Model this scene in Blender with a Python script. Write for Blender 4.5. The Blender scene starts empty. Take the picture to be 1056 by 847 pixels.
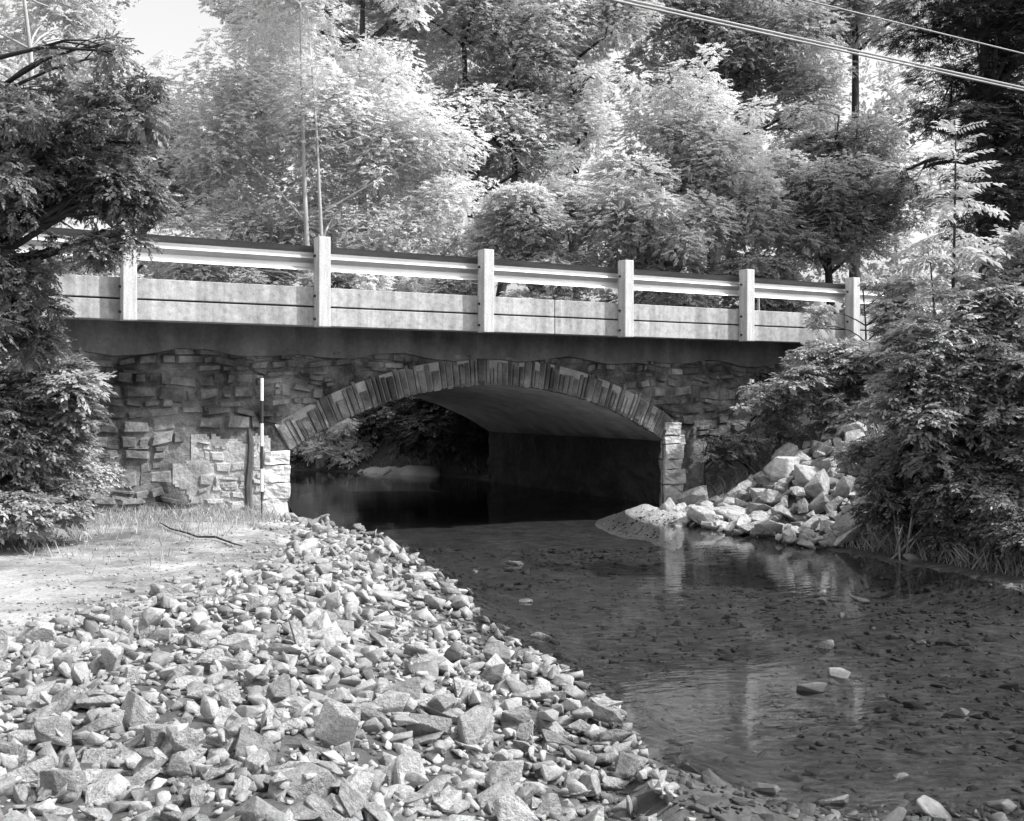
import bpy, bmesh, math, random
import numpy as np
from mathutils import Vector, Matrix, noise as mnoise

random.seed(7)
RNG = np.random.default_rng(11)
scn = bpy.context.scene
COL = scn.collection
F, CX, HY, EYE = 1150.0, 528.0, 410.0, 1.78


def at(px, py, d):
    return Vector(((px - CX) / F * d, d, EYE - (py - HY) / F * d))


def at_ground(px, py, z=0.0):
    d = F * (EYE - z) / (py - HY)
    return Vector(((px - CX) / F * d, d, z))


# ------------------------------------------------------------------ bridge frame
P0 = np.array([-4.52, 13.2])
TH = math.atan2(1.228, 2.10)
UV = np.array([math.cos(TH), math.sin(TH)])
VV = np.array([-math.sin(TH), math.cos(TH)])


def to_uv(x, y):
    dx, dy = x - P0[0], y - P0[1]
    return dx * UV[0] + dy * UV[1], dx * VV[0] + dy * VV[1]


def from_uv(u, v, z=0.0):
    p = P0 + u * UV + v * VV
    return Vector((p[0], p[1], z))


# ------------------------------------------------------------------ nodes / materials
def new_mat(name):
    m = bpy.data.materials.new(name)
    m.use_nodes = True
    nt = m.node_tree
    nt.nodes.clear()
    out = nt.nodes.new('ShaderNodeOutputMaterial')
    return m, nt, out


def nd(nt, typ, **kw):
    n = nt.nodes.new(typ)
    for k, v in kw.items():
        if k.startswith('i_'):
            n.inputs[k[2:].replace('_', ' ')].default_value = v
        else:
            setattr(n, k, v)
    return n


def g(v):
    return (v, v, v, 1)


def ramp(nt, src, stops, interp='LINEAR'):
    r = nt.nodes.new('ShaderNodeValToRGB')
    r.color_ramp.interpolation = interp
    e = r.color_ramp.elements
    while len(e) < len(stops):
        e.new(0.5)
    for k, (p, v) in enumerate(stops):
        e[k].position = p
        e[k].color = g(v)
    nt.links.new(src, r.inputs[0])
    return r.outputs[0]


def mul(nt, a, b, op='MULTIPLY'):
    n = nt.nodes.new('ShaderNodeMath')
    n.operation = op
    for k, s in enumerate((a, b)):
        if isinstance(s, (int, float)):
            n.inputs[k].default_value = s
        else:
            nt.links.new(s, n.inputs[k])
    return n.outputs[0]


def noise(nt, scale, detail=6, rough=0.6, vec=None, stretch=None):
    n = nd(nt, 'ShaderNodeTexNoise')
    n.inputs['Scale'].default_value = scale
    n.inputs['Detail'].default_value = detail
    n.inputs['Roughness'].default_value = rough
    if vec is None:
        tc = nt.nodes.new('ShaderNodeTexCoord')
        vec = tc.outputs['Object']
    if stretch:
        mp = nt.nodes.new('ShaderNodeMapping')
        mp.inputs['Scale'].default_value = stretch
        nt.links.new(vec, mp.inputs['Vector'])
        vec = mp.outputs[0]
    nt.links.new(vec, n.inputs['Vector'])
    return n.outputs['Fac']


def mat_rough(name, lo, hi, scale=3.0, bump=0.4, bscale=25.0, rough=0.85, rand=None, stretch=None, spec=0.25, bdist=0.02,
              contrast=(0.3, 0.7), streak=None, world=False, grit=None):
    """mottled mineral surface; rand: 'obj', 'island' or None"""
    m, nt, out = new_mat(name)
    vec = None
    if world:
        ge = nt.nodes.new('ShaderNodeNewGeometry')
        vec = ge.outputs['Position']
    col = ramp(nt, noise(nt, scale, 8, 0.65, vec=vec, stretch=stretch), [(contrast[0], lo), (contrast[1], hi)])
    if streak:
        s = ramp(nt, noise(nt, streak[0], 6, 0.6, vec=vec, stretch=streak[1]), [(0.38, streak[2]), (0.62, 1.0)])
        col = mul(nt, col, s)
    fine = ramp(nt, noise(nt, scale * 14, 4, 0.7, vec=vec), [(0.3, 0.78), (0.7, 1.12)])
    col = mul(nt, col, fine)
    if grit:
        gv = ramp(nt, noise(nt, grit, 6, .75, vec=vec), [(.34, .70), (.48, .98), (.66, 1.1)])
        col = mul(nt, col, gv)
    if rand == 'obj':
        oi = nt.nodes.new('ShaderNodeObjectInfo')
        col = mul(nt, col, ramp(nt, oi.outputs['Random'], [(0.0, 0.55), (0.3, 0.85), (1.0, 1.25)]))
    elif rand == 'island':
        ge = nt.nodes.new('ShaderNodeNewGeometry')
        col = mul(nt, col, ramp(nt, ge.outputs['Random Per Island'], [(0.0, 0.5), (0.3, 0.85), (1.0, 1.25)]))
    elif rand == 'soft':
        ge = nt.nodes.new('ShaderNodeNewGeometry')
        col = mul(nt, col, ramp(nt, ge.outputs['Random Per Island'], [(0.0, 0.62), (0.5, 1.0), (0.9, 1.1), (1.0, 1.7)]))
    b = nd(nt, 'ShaderNodeBsdfPrincipled')
    nt.links.new(col, b.inputs['Base Color'])
    b.inputs['Roughness'].default_value = rough
    b.inputs['Specular IOR Level'].default_value = spec
    if bump:
        bp = nd(nt, 'ShaderNodeBump')
        bp.inputs['Strength'].default_value = bump
        bp.inputs['Distance'].default_value = bdist
        nt.links.new(noise(nt, bscale, 8, 0.65, vec=vec), bp.inputs['Height'])
        nt.links.new(bp.outputs[0], b.inputs['Normal'])
    nt.links.new(b.outputs[0], out.inputs[0])
    return m


def mat_leaf(name, albedo, trans=0.35, gloss=0.07, var=0.5):
    m, nt, out = new_mat(name)
    a = nt.nodes.new('ShaderNodeAttribute')
    a.attribute_name = 'tone'
    col = ramp(nt, a.outputs['Fac'], [(0.0, albedo * (1 - var)), (0.5, albedo), (1.0, min(0.9, albedo * (1 + var)))])
    d = nt.nodes.new('ShaderNodeBsdfDiffuse')
    t = nt.nodes.new('ShaderNodeBsdfTranslucent')
    gl = nt.nodes.new('ShaderNodeBsdfGlossy')
    gl.inputs['Roughness'].default_value = 0.42
    gl.inputs['Color'].default_value = g(0.8)
    nt.links.new(col, d.inputs[0])
    nt.links.new(col, t.inputs[0])
    mx = nt.nodes.new('ShaderNodeMixShader')
    mx.inputs[0].default_value = trans
    nt.links.new(d.outputs[0], mx.inputs[1])
    nt.links.new(t.outputs[0], mx.inputs[2])
    mx2 = nt.nodes.new('ShaderNodeMixShader')
    mx2.inputs[0].default_value = gloss
    nt.links.new(mx.outputs[0], mx2.inputs[1])
    nt.links.new(gl.outputs[0], mx2.inputs[2])
    nt.links.new(mx2.outputs[0], out.inputs[0])
    return m


M = {}
M['stone'] = mat_rough('bank_stone', 0.36, 0.62, 2.2, 0.9, 9, rand='obj', grit=5, bdist=.06)
M['rubble'] = mat_rough('rubble_stone', 0.21, 0.46, 9, 0.8, 45, rand='island', grit=22, bdist=.012)
M['boulder'] = mat_rough('boulder_stone', 0.36, 0.62, 2, 0.9, 6, rand='obj', grit=3.5, bdist=.08)
M['creekstone'] = mat_rough('creek_stone', 0.34, 0.58, 2.5, 0.9, 9, rand='obj', grit=5, bdist=.06)
M['wetstone'] = mat_rough('wet_stone', 0.16, 0.32, 6, 0.4, 25, rough=0.45, rand='obj', spec=0.5)
M['palestone'] = mat_rough('pale_stone', 0.42, 0.62, 2.2, 0.9, 9, grit=5, bdist=.06)
M['bark'] = mat_rough('bark', 0.06, 0.16, 6, 0.8, 20, stretch=(1, 1, 0.15))
M['palebark'] = mat_rough('pale_bark', 0.3, 0.55, 6, 0.4, 20, stretch=(1, 1, 0.3))
M['darkbark'] = mat_rough('dark_bark', 0.03, 0.07, 6, 0.8, 20)
M['twig'] = mat_rough('dry_twig', 0.22, 0.4, 8, 0.3, 30)
M['concrete'] = mat_rough('parapet_concrete', 0.40, 0.56, 1.2, 0.3, 40, rough=0.85, streak=(3.0, (2.2, 1, 0.12), 0.66), grit=9)
M['postpaint'] = mat_rough('post_paint', 0.56, 0.70, 3, 0.2, 40, rough=0.7, streak=(3.0, (5, 5, 0.5), 0.75))
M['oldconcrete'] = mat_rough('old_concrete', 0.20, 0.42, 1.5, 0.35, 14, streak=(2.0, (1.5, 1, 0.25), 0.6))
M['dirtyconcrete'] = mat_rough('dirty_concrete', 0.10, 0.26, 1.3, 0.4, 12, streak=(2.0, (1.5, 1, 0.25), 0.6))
M['masonry'] = mat_rough('masonry_stone', 0.075, 0.40, 2.3, 1.0, 13, rand='soft', bdist=0.04, contrast=(0.36, 0.66), streak=(1.05, (1, 1, 1.3), 0.34))
M['mortar'] = mat_rough('mortar', 0.05, 0.33, 2.3, 1.0, 10, bdist=0.06, contrast=(.38, .66), streak=(1.05, (1, 1, 1.3), 0.34))
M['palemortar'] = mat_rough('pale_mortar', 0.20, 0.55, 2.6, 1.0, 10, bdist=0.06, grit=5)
M['ringmortar'] = mat_rough('ring_mortar', 0.2, 0.42, 1.7, .8, 14)
M['quoin'] = mat_rough('quoin_stone', 0.48, 0.76, 2.6, 1.0, 11, bdist=.04, grit=4)
M['innerwall'] = mat_rough('shaded_wall_stone', 0.012, 0.05, 1.7, 1.0, 9, bdist=0.05)  # shade inside the arch put into this near-black wall colour
M['voussoir'] = mat_rough('voussoir_stone', 0.08, 0.31, 2.6, 0.9, 14, rand='island', bdist=0.03, streak=(1.3, (1, 1, 1), .5))
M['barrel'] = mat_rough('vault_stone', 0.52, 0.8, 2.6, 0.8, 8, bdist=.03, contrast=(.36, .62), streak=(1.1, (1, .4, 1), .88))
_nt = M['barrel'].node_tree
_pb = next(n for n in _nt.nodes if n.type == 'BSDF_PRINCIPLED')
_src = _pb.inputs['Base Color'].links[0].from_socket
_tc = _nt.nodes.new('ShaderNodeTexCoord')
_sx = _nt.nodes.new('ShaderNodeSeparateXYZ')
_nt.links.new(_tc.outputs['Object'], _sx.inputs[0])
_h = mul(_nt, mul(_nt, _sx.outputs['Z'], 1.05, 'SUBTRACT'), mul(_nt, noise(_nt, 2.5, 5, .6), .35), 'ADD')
_nt.links.new(mul(_nt, _src, ramp(_nt, _h, [(.10, .12), (.38, .7), (.70, 1.0)])), _pb.inputs['Base Color'])    # shade towards the springing, put into the vault colour
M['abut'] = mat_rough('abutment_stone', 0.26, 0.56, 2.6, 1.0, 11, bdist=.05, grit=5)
M['darkband'] = mat_rough('dark_band', 0.04, 0.06, 4, 0, 10)
M['whiteband'] = mat_rough('white_band', 0.78, 0.85, 4, 0, 10)
M['darkstrip'] = mat_rough('dark_strip', 0.07, 0.14, 4, 0.6, 18)
M['cable'] = mat_rough('cable_rubber', 0.3, 0.42, 4, 0, 10, rough=0.5)
M['asphalt'] = mat_rough('asphalt', 0.04, 0.07, 3, 0.3, 80)
M['slab'] = mat_rough('gravel_spit', 0.38, 0.60, 3.5, 1.0, 30, world=True, bdist=.04)
M['oldwood'] = mat_rough('weathered_wood', 0.25, 0.38, 5, 0.3, 30, stretch=(1, 1, 0.2))
M['silt'] = mat_rough('silt_bar', 0.4, 0.6, 2, 0.4, 12, world=True)

m, nt, out = new_mat('galvanised_steel')
b = nd(nt, 'ShaderNodeBsdfPrincipled')
b.inputs['Metallic'].default_value = 0.35
b.inputs['Roughness'].default_value = 0.45
nt.links.new(ramp(nt, noise(nt, 4, 5, 0.6, stretch=(0.3, 1, 2)), [(0.3, 0.55), (0.7, 0.72)]), b.inputs['Base Color'])
nt.links.new(b.outputs[0], out.inputs[0])
M['steel'] = m
M['shadesteel'] = mat_rough('shade_steel', 0.07, 0.16, 3, .2, 30, stretch=(.4, 1, 2), rough=.7)  # shade of the down-facing top flange, put into the colour
M['halfshadesteel'] = mat_rough('half_shade_steel', 0.26, 0.42, 3, .1, 30, stretch=(.4, 1, 2), rough=.6)  # lighter shade of the down-facing middle fold, put into the colour


for _k in ('creekstone', 'wetstone', 'boulder', 'stone', 'rubble', 'palestone'):       # stone is dark and shiny just above the water
    _nt = M[_k].node_tree
    _pb = next(n for n in _nt.nodes if n.type == 'BSDF_PRINCIPLED')
    _src = _pb.inputs['Base Color'].links[0].from_socket
    _ge = _nt.nodes.new('ShaderNodeNewGeometry')
    _sx = _nt.nodes.new('ShaderNodeSeparateXYZ')
    _nt.links.new(_ge.outputs['Position'], _sx.inputs[0])
    _nz = mul(_nt, noise(_nt, 6, 3, .5, vec=_ge.outputs['Position']), .05)
    _z = mul(_nt, mul(_nt, _sx.outputs['Z'], _nz, 'SUBTRACT'), 8.0)
    _nt.links.new(mul(_nt, _src, ramp(_nt, _z, [(.0, .36), (.22, 1.0)])), _pb.inputs['Base Color'])
    _nt.links.new(ramp(_nt, _z, [(.0, .3), (.22, .85)]), _pb.inputs['Roughness'])


# ------------------------------------------------------------------ object helpers
class MB:
    def __init__(self):
        self.v, self.f, self.mi = [], [], []

    def add(self, verts, faces, mi=0):
        o = len(self.v)
        self.v.extend([tuple(p) for p in verts])
        self.f.extend([tuple(i + o for i in fc) for fc in faces])
        self.mi.extend([mi] * len(faces))

    def box(self, x0, x1, y0, y1, z0, z1, mi=0):
        self.add([(x0, y0, z0), (x1, y0, z0), (x1, y1, z0), (x0, y1, z0), (x0, y0, z1), (x1, y0, z1), (x1, y1, z1), (x0, y1, z1)],
                 [(3, 2, 1, 0), (4, 5, 6, 7), (0, 1, 5, 4), (1, 2, 6, 5), (2, 3, 7, 6), (3, 0, 4, 7)], mi)

    def tube(self, pts, radii, n=7, cap=True, mi=0):
        pts = [Vector(p) for p in pts]
        vs, fs = [], []
        a = None
        for k, p in enumerate(pts):
            t = (pts[min(k + 1, len(pts) - 1)] - pts[max(k - 1, 0)])
            if t.length < 1e-9:
                t = Vector((0, 0, 1))
            t.normalize()
            if a is None:
                a = t.orthogonal().normalized()
            else:
                a = (a - t * a.dot(t))
                a = a.normalized() if a.length > 1e-6 else t.orthogonal().normalized()
            bb = t.cross(a)
            r = radii[k] if hasattr(radii, '__len__') else radii
            for j in range(n):
                q = 2 * math.pi * j / n
                vs.append(p + a * (r * math.cos(q)) + bb * (r * math.sin(q)))
        for k in range(len(pts) - 1):
            for j in range(n):
                fs.append((k * n + j, k * n + (j + 1) % n, (k + 1) * n + (j + 1) % n, (k + 1) * n + j))
        if cap:
            fs.append(tuple(range(n))[::-1])
            fs.append(tuple(range((len(pts) - 1) * n, len(pts) * n)))
        self.add(vs, fs, mi)

    def build(self, name, mats, parent=None, smooth=False, bevel=0.0):
        me = bpy.data.meshes.new(name)
        me.from_pydata(self.v, [], self.f)
        if not isinstance(mats, (list, tuple)):
            mats = [mats]
        for mt in mats:
            me.materials.append(mt)
        if len(mats) > 1:
            me.polygons.foreach_set('material_index', self.mi)
        if bevel:
            bm = bmesh.new()
            bm.from_mesh(me)
            bmesh.ops.bevel(bm, geom=bm.edges[:], offset=bevel, segments=2, affect='EDGES', profile=0.5, clamp_overlap=True)
            bm.to_mesh(me)
            bm.free()
        if smooth:
            me.polygons.foreach_set('use_smooth', [True] * len(me.polygons))
        me.update()
        o = bpy.data.objects.new(name, me)
        COL.objects.link(o)
        o.parent = parent
        return o


def tag(o, label=None, cat=None, group=None, kind=None):
    if label:
        o['label'] = label
    if cat:
        o['category'] = cat
    if group:
        o['group'] = group
    if kind:
        o['kind'] = kind
    return o


def empty(name, loc, rz=0.0):
    o = bpy.data.objects.new(name, None)
    COL.objects.link(o)
    o.location = loc
    o.rotation_euler = (0, 0, rz)
    o.empty_display_size = 0.2
    return o


def np_mesh(name, verts, faces, mat, parent=None, tone=None, smooth=False):
    """verts (N,3), faces (M,k) with a constant k"""
    me = bpy.data.meshes.new(name)
    nv, nf, k = len(verts), len(faces), faces.shape[1]
    me.vertices.add(nv)
    me.vertices.foreach_set('co', np.ascontiguousarray(verts, dtype=np.float32).ravel())
    me.loops.add(nf * k)
    me.loops.foreach_set('vertex_index', np.ascontiguousarray(faces, dtype=np.int32).ravel())
    me.polygons.add(nf)
    me.polygons.foreach_set('loop_start', np.arange(0, nf * k, k, dtype=np.int32))
    me.polygons.foreach_set('loop_total', np.full(nf, k, dtype=np.int32))
    if smooth:
        me.polygons.foreach_set('use_smooth', np.ones(nf, dtype=bool))
    me.update(calc_edges=True)
    if tone is not None:
        at_ = me.attributes.new('tone', 'FLOAT', 'POINT')
        at_.data.foreach_set('value', np.ascontiguousarray(tone, dtype=np.float32))
    me.materials.append(mat)
    o = bpy.data.objects.new(name, me)
    COL.objects.link(o)
    o.parent = parent
    return o


# ------------------------------------------------------------------ terrain
XLp = np.array([[-60, 6], [-10, 2.2], [0, 1.3], [4, .72], [4.87, .58], [5.85, .55], [7.06, .32], [8.53, -.21], [11.4, -.87], [14.6, -1.9],
                [15.6, -2.9], [20.3, -5.7], [23, -7.2], [25, -11], [27, -17], [40, -60], [400, -500]])
XRp = np.array([[-60, 12], [-10, 7.5], [0, 6.4], [8, 5.5], [10.8, 4.7], [12.8, 3.75], [15.75, 2.5], [17.2, 2.35], [18.3, 2.6], [23.5, -.4],
                [25, -1.4], [27, -4.6], [29, -10], [31, -17], [40, -52], [400, -490]])


def sst(t):
    t = np.clip(t, 0, 1)
    return t * t * (3 - 2 * t)


_ph = RNG.uniform(0, 6.28, (14, 2))
_kk = np.array([[.35, .2], [.2, -.4], [.8, .5], [-.6, .9], [1.5, .7], [-1.1, 1.6], [2.4, -1.3], [2.9, 2.2], [-3.7, 2.5], [4.6, 3.1], [5.5, -4.4], [7, 5], [-8.5, 6], [9.5, 9]])
_am = np.array([.5, .5, .3, .3, .18, .18, .12, .1, .08, .07, .05, .04, .035, .03])


def wob(x, y, f=1.0):
    s = 0
    for k in range(14):
        s = s + _am[k] * np.sin(f * (_kk[k, 0] * x + _kk[k, 1] * y) + _ph[k, 0]) * np.cos(f * (.3 * _kk[k, 1] * x - .4 * _kk[k, 0] * y) + _ph[k, 1])
    return s


U_L, U_R = 2.30, 8.72       # arch springing lines
V_W, V_B = 1.0, 6.9         # wall faces, front and back
Z_S, RISE = 1.06, 0.90


def height(x, y):
    x = np.asarray(x, float)
    y = np.asarray(y, float)
    xl = np.interp(y, XLp[:, 0], XLp[:, 1])
    xr = np.interp(y, XRp[:, 0], XRp[:, 1])
    dl = xl - x
    dr = x - xr
    w = wob(x, y)
    inside = np.minimum(-dl, -dr)
    bed = -.25 * sst(inside / .9) + .02 * w
    bed = bed + .25 * np.exp(-(((x - 1.7) / 1.2) ** 2 + ((y - 4.7) / .5) ** 2)) + .17 * np.exp(-(((x - 3.7) / 1.1) ** 2 + ((y - 9.5) / .7) ** 2))
    left = .32 * sst(dl / 2.0) + (.035 * w + .025 * wob(x, y, 2.6)) * sst(dl) + np.clip(.22 * (dl - 5.5), 0, 1.6) * (y < 60)
    right = 1.0 * sst(dr / 3.0) + .95 * sst((dr - 1.6) / 3.5) + .06 * w * sst(dr)
    h = np.where(dl > 0, left, np.where(dr > 0, right, bed))
    far = sst((y - 24) / 14)
    h = h + far * np.clip(np.maximum(dl, dr) - 2, 0, 12) * .10
    u, v = to_uv(x, y)
    fill = ((u < U_L - .6) | (u > U_R + .6)) & (v > 1.5) & (v < 6.4)
    h = np.where(fill, 2.70, h)
    near = np.where((u < -1.6), -1.6 - u, np.where(u > 12.2, u - 12.2, -1))
    out_ = np.maximum(np.maximum(.4 - v, v - 7.6), 0)
    emb = 2.70 - .62 * out_ - np.clip(.9 - near, 0, 9) * 1.5
    h = np.where(near > 0, np.maximum(h, emb), h)
    onroad = (np.abs(v - 3.9) < 4.2) & (near > 0)
    h = np.where(onroad, np.minimum(h, 2.70), h)
    return h


def hz(x, y):
    return float(height(x, y))


def axis_coords(lo, hi, step, far_lo, far_hi):
    c = list(np.arange(lo, hi + 1e-6, step))
    s, p = step, hi
    while p < far_hi:
        s *= 1.25
        p += s
        c.append(p)
    s, p = step, lo
    while p > far_lo:
        s *= 1.25
        p -= s
        c.insert(0, p)
    return np.array(c)


gx = axis_coords(-11, 13, .16, -420, 420)
gy = axis_coords(0, 34, .16, -300, 420)
GX, GY = np.meshgrid(gx, gy)
GZ = height(GX, GY)
nx, ny = len(gx), len(gy)
idx = np.arange(nx * ny).reshape(ny, nx)
faces = np.stack([idx[:-1, :-1], idx[:-1, 1:], idx[1:, 1:], idx[1:, :-1]], -1).reshape(-1, 4)
# how sandy a spot is: the bare bar on the left bank; riprap gap shade is put into darker soil
xl_ = np.interp(GY, XLp[:, 0], XLp[:, 1])
_sl = np.interp(GY, [3, 5.2, 6.2, 6.9, 7.8, 9, 10.6, 12, 13.2, 15], [-4.2, -3.8, -3.25, -2.9, -2.6, -2.25, -2.1, -2.3, -2.55, -3.0])
sand = (1 - .92 * sst((GX - _sl - .1 + .25 * wob(GX, GY, 2.0)) / .35)) * sst((GX + 7.0 + .5 * wob(GX, GY, 1.7)) / 1.6) * sst((15.4 - GY) / 1.0) * (xl_ - GX > -0.3)

m, nt, out = new_mat('ground_soil')
a = nt.nodes.new('ShaderNodeAttribute')
a.attribute_name = 'tone'
ge = nt.nodes.new('ShaderNodeNewGeometry')
P = ge.outputs['Position']
sandc = ramp(nt, noise(nt, 1.6, 8, .65, vec=P), [(.35, .22), (.65, .46)])
sandc = mul(nt, sandc, ramp(nt, noise(nt, 28, 5, .7, vec=P), [(.3, .65), (.7, 1.15)]))
sandc = mul(nt, sandc, ramp(nt, noise(nt, .8, 7, .7, vec=P), [(.36, .6), (.55, 1.05)]))
soil = ramp(nt, noise(nt, 3.0, 8, .7, vec=P), [(.3, .035), (.7, .13)])
soil = mul(nt, soil, ramp(nt, noise(nt, 30, 4, .7, vec=P), [(.3, .6), (.7, 1.3)]))
mx = nd(nt, 'ShaderNodeMix', data_type='RGBA')
nt.links.new(a.outputs['Fac'], mx.inputs['Factor'])
nt.links.new(soil, mx.inputs['A'])
nt.links.new(sandc, mx.inputs['B'])
vor = nd(nt, 'ShaderNodeTexVoronoi')
vor.inputs['Scale'].default_value = 9
nt.links.new(P, vor.inputs['Vector'])
bedc = mul(nt, ramp(nt, noise(nt, 9, 7, .8, vec=P, stretch=(.7, 1.6, 1)), [(.34, .035), (.5, .085), (.68, .19)]), ramp(nt, noise(nt, 2.2, 6, .7, vec=P), [(.3, .6), (.7, 1.5)]))
sx = nd(nt, 'ShaderNodeSeparateXYZ')
nt.links.new(P, sx.inputs[0])
wet = ramp(nt, mul(nt, sx.outputs['Z'], 4.0), [(.0, 0), (.16, 1)])
mx2 = nd(nt, 'ShaderNodeMix', data_type='RGBA')
nt.links.new(wet, mx2.inputs['Factor'])
nt.links.new(bedc, mx2.inputs['A'])
nt.links.new(mx.outputs['Result'], mx2.inputs['B'])
b = nd(nt, 'ShaderNodeBsdfPrincipled')
b.inputs['Roughness'].default_value = .9
b.inputs['Specular IOR Level'].default_value = .15
nt.links.new(mx2.outputs['Result'], b.inputs['Base Color'])
bp = nd(nt, 'ShaderNodeBump')
bp.inputs['Strength'].default_value = .6
bp.inputs['Distance'].default_value = .04
nt.links.new(noise(nt, 9, 9, .7, vec=P), bp.inputs['Height'])
nt.links.new(bp.outputs[0], b.inputs['Normal'])
nt.links.new(b.outputs[0], out.inputs[0])
M['ground'] = m
gr = np_mesh('ground', np.stack([GX, GY, GZ], -1).reshape(-1, 3), faces, M['ground'], tone=sand.ravel(), smooth=True)
tag(gr, kind='structure')

# water sheet following the channel
wy = np.concatenate([np.arange(-8, 23, .5), np.arange(23, 34, .25)])
wv, wf = [], []
for k, yy in enumerate(wy):
    l = np.interp(yy, XLp[:, 0], XLp[:, 1]) - 1.2
    r = np.interp(yy, XRp[:, 0], XRp[:, 1]) + 1.2
    for j in range(9):
        wv.append((l + (r - l) * j / 8, yy, 0))
    if k:
        for j in range(8):
            i0 = (k - 1) * 9 + j
            wf.append((i0, i0 + 1, i0 + 10, i0 + 9))
m, nt, out = new_mat('stream_water')
ge = nt.nodes.new('ShaderNodeNewGeometry')
P = ge.outputs['Position']
mp = nd(nt, 'ShaderNodeMapping')
mp.inputs['Rotation'].default_value = (0, 0, math.radians(-20))
nt.links.new(P, mp.inputs['Vector'])
n1 = noise(nt, 6.5, 3, .5, vec=mp.outputs[0], stretch=(.55, 1.5, 1))
n2 = noise(nt, 16.0, 2, .5, vec=mp.outputs[0], stretch=(.6, 1.4, 1))
calm = ramp(nt, noise(nt, .45, 3, .5, vec=P), [(.38, .25), (.62, 1.0)])
hgt = mul(nt, mul(nt, n1, mul(nt, n2, .28), 'ADD'), calm)
bp = nd(nt, 'ShaderNodeBump')
bp.inputs['Strength'].default_value = .55
bp.inputs['Distance'].default_value = .0062
nt.links.new(hgt, bp.inputs['Height'])
gl = nd(nt, 'ShaderNodeBsdfGlossy')
gl.inputs['Roughness'].default_value = .03
gl.inputs['Color'].default_value = g(.95)
tr = nd(nt, 'ShaderNodeBsdfTransparent')
tr.inputs['Color'].default_value = g(.74)
fr = nd(nt, 'ShaderNodeFresnel')
fr.inputs['IOR'].default_value = 1.36
nt.links.new(bp.outputs[0], fr.inputs['Normal'])
nt.links.new(bp.outputs[0], gl.inputs['Normal'])
ms = nd(nt, 'ShaderNodeMixShader')
nt.links.new(fr.outputs[0], ms.inputs[0])
nt.links.new(tr.outputs[0], ms.inputs[1])
nt.links.new(gl.outputs[0], ms.inputs[2])
nt.links.new(ms.outputs[0], out.inputs[0])
M['water'] = m
wmb = MB()
wmb.add(wv, wf)
tag(wmb.build('water', m), kind='structure')

# ------------------------------------------------------------------ the bridge
bridge = empty('stone_arch_bridge', (P0[0], P0[1], 0), TH)
tag(bridge, 'low stone arch bridge with pale concrete parapet and steel guardrail crossing the stream', 'bridge')
UM = (U_L + U_R) / 2
HS = (U_R - U_L) / 2
RAD = (HS * HS + RISE * RISE) / (2 * RISE)
ZC = Z_S + RISE - RAD
RING = .41
A0 = math.asin(HS / RAD)
W0, W1 = -2.4, 13.6
ZTOP = 2.74


def arch_z(u, r):
    du = u - UM
    return ZC + math.sqrt(max(r * r - du * du, 0))


# mortar bed (plane with the arch cut out)
mb = MB()
us = list(np.arange(W0, W1 + .001, .1))
rm = RAD + RING * .45
hs2 = rm * math.sin(A0 + .02)
for k in range(len(us) - 1):
    def zb(u):
        return max(arch_z(u, rm), Z_S) if abs(u - UM) < hs2 - .02 else -.6
    mid = (us[k] + us[k + 1]) / 2
    if U_L + .0 < mid < U_R:
        z0, z1 = max(arch_z(us[k], rm), Z_S), max(arch_z(us[k + 1], rm), Z_S)
    else:
        z0 = z1 = -.6
    mb.add([(us[k], V_W, z0), (us[k + 1], V_W, z1), (us[k + 1], V_W, ZTOP), (us[k], V_W, ZTOP)], [(0, 1, 2, 3)])
    mb.add([(us[k], V_B, z0), (us[k + 1], V_B, z1), (us[k + 1], V_B, ZTOP), (us[k], V_B, ZTOP)], [(3, 2, 1, 0)])
mb.add([(W0, V_W, -.6), (W0, V_B, -.6), (W0, V_B, ZTOP), (W0, V_W, ZTOP)], [(0, 1, 2, 3)])
mb.add([(W1, V_W, -.6), (W1, V_B, -.6), (W1, V_B, ZTOP), (W1, V_W, ZTOP)], [(3, 2, 1, 0)])
wall_mb = mb
wall_mb.mi = [1] * len(wall_mb.f)
UF0, VF = .88, V_W - .045


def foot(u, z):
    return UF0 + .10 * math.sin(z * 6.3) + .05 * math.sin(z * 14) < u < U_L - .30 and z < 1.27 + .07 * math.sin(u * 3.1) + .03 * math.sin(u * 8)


def stone_grid(mb, corners, vb, prot, rng, sgn=1):
    """corners: four (u,z) points ccw; front face bulges from v=vb towards -v (sgn 1)"""
    c = [np.array(p) for p in corners]
    n = 4
    vs = []
    tilt = rng.uniform(-.3, .3, 2)
    for j in range(n):
        for i in range(n):
            s, t = i / (n - 1), j / (n - 1)
            s2 = (0, .13, .87, 1)[i]
            t2 = (0, .15, .85, 1)[j]
            p = (1 - t2) * ((1 - s2) * c[0] + s2 * c[1]) + t2 * ((1 - s2) * c[3] + s2 * c[2])
            edge = i in (0, n - 1) or j in (0, n - 1)
            cor = (i in (0, n - 1)) and (j in (0, n - 1))
            q = .0 if not edge else 1
            ctr = (c[0] + c[1] + c[2] + c[3]) / 4
            if cor:
                p = p + (ctr - p) * rng.uniform(.02, .16)
            elif edge:
                p = p + (ctr - p) * rng.uniform(-.02, .05)
            d = -.004 if edge else prot * (1 + tilt[0] * (s - .5) + tilt[1] * (t - .5)) + rng.uniform(-.008, .008)
            vs.append((p[0], vb - sgn * d, p[1]))
    fs = []
    for j in range(n - 1):
        for i in range(n - 1):
            a_ = j * n + i
            fs.append((a_, a_ + 1, a_ + n + 1, a_ + n) if sgn > 0 else (a_, a_ + n, a_ + n + 1, a_ + 1))
    mb.add(vs, fs)


def ring_out(u, z, r):
    return (u - UM) ** 2 + (z - ZC) ** 2 > r * r


rng = np.random.default_rng(5)


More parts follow.
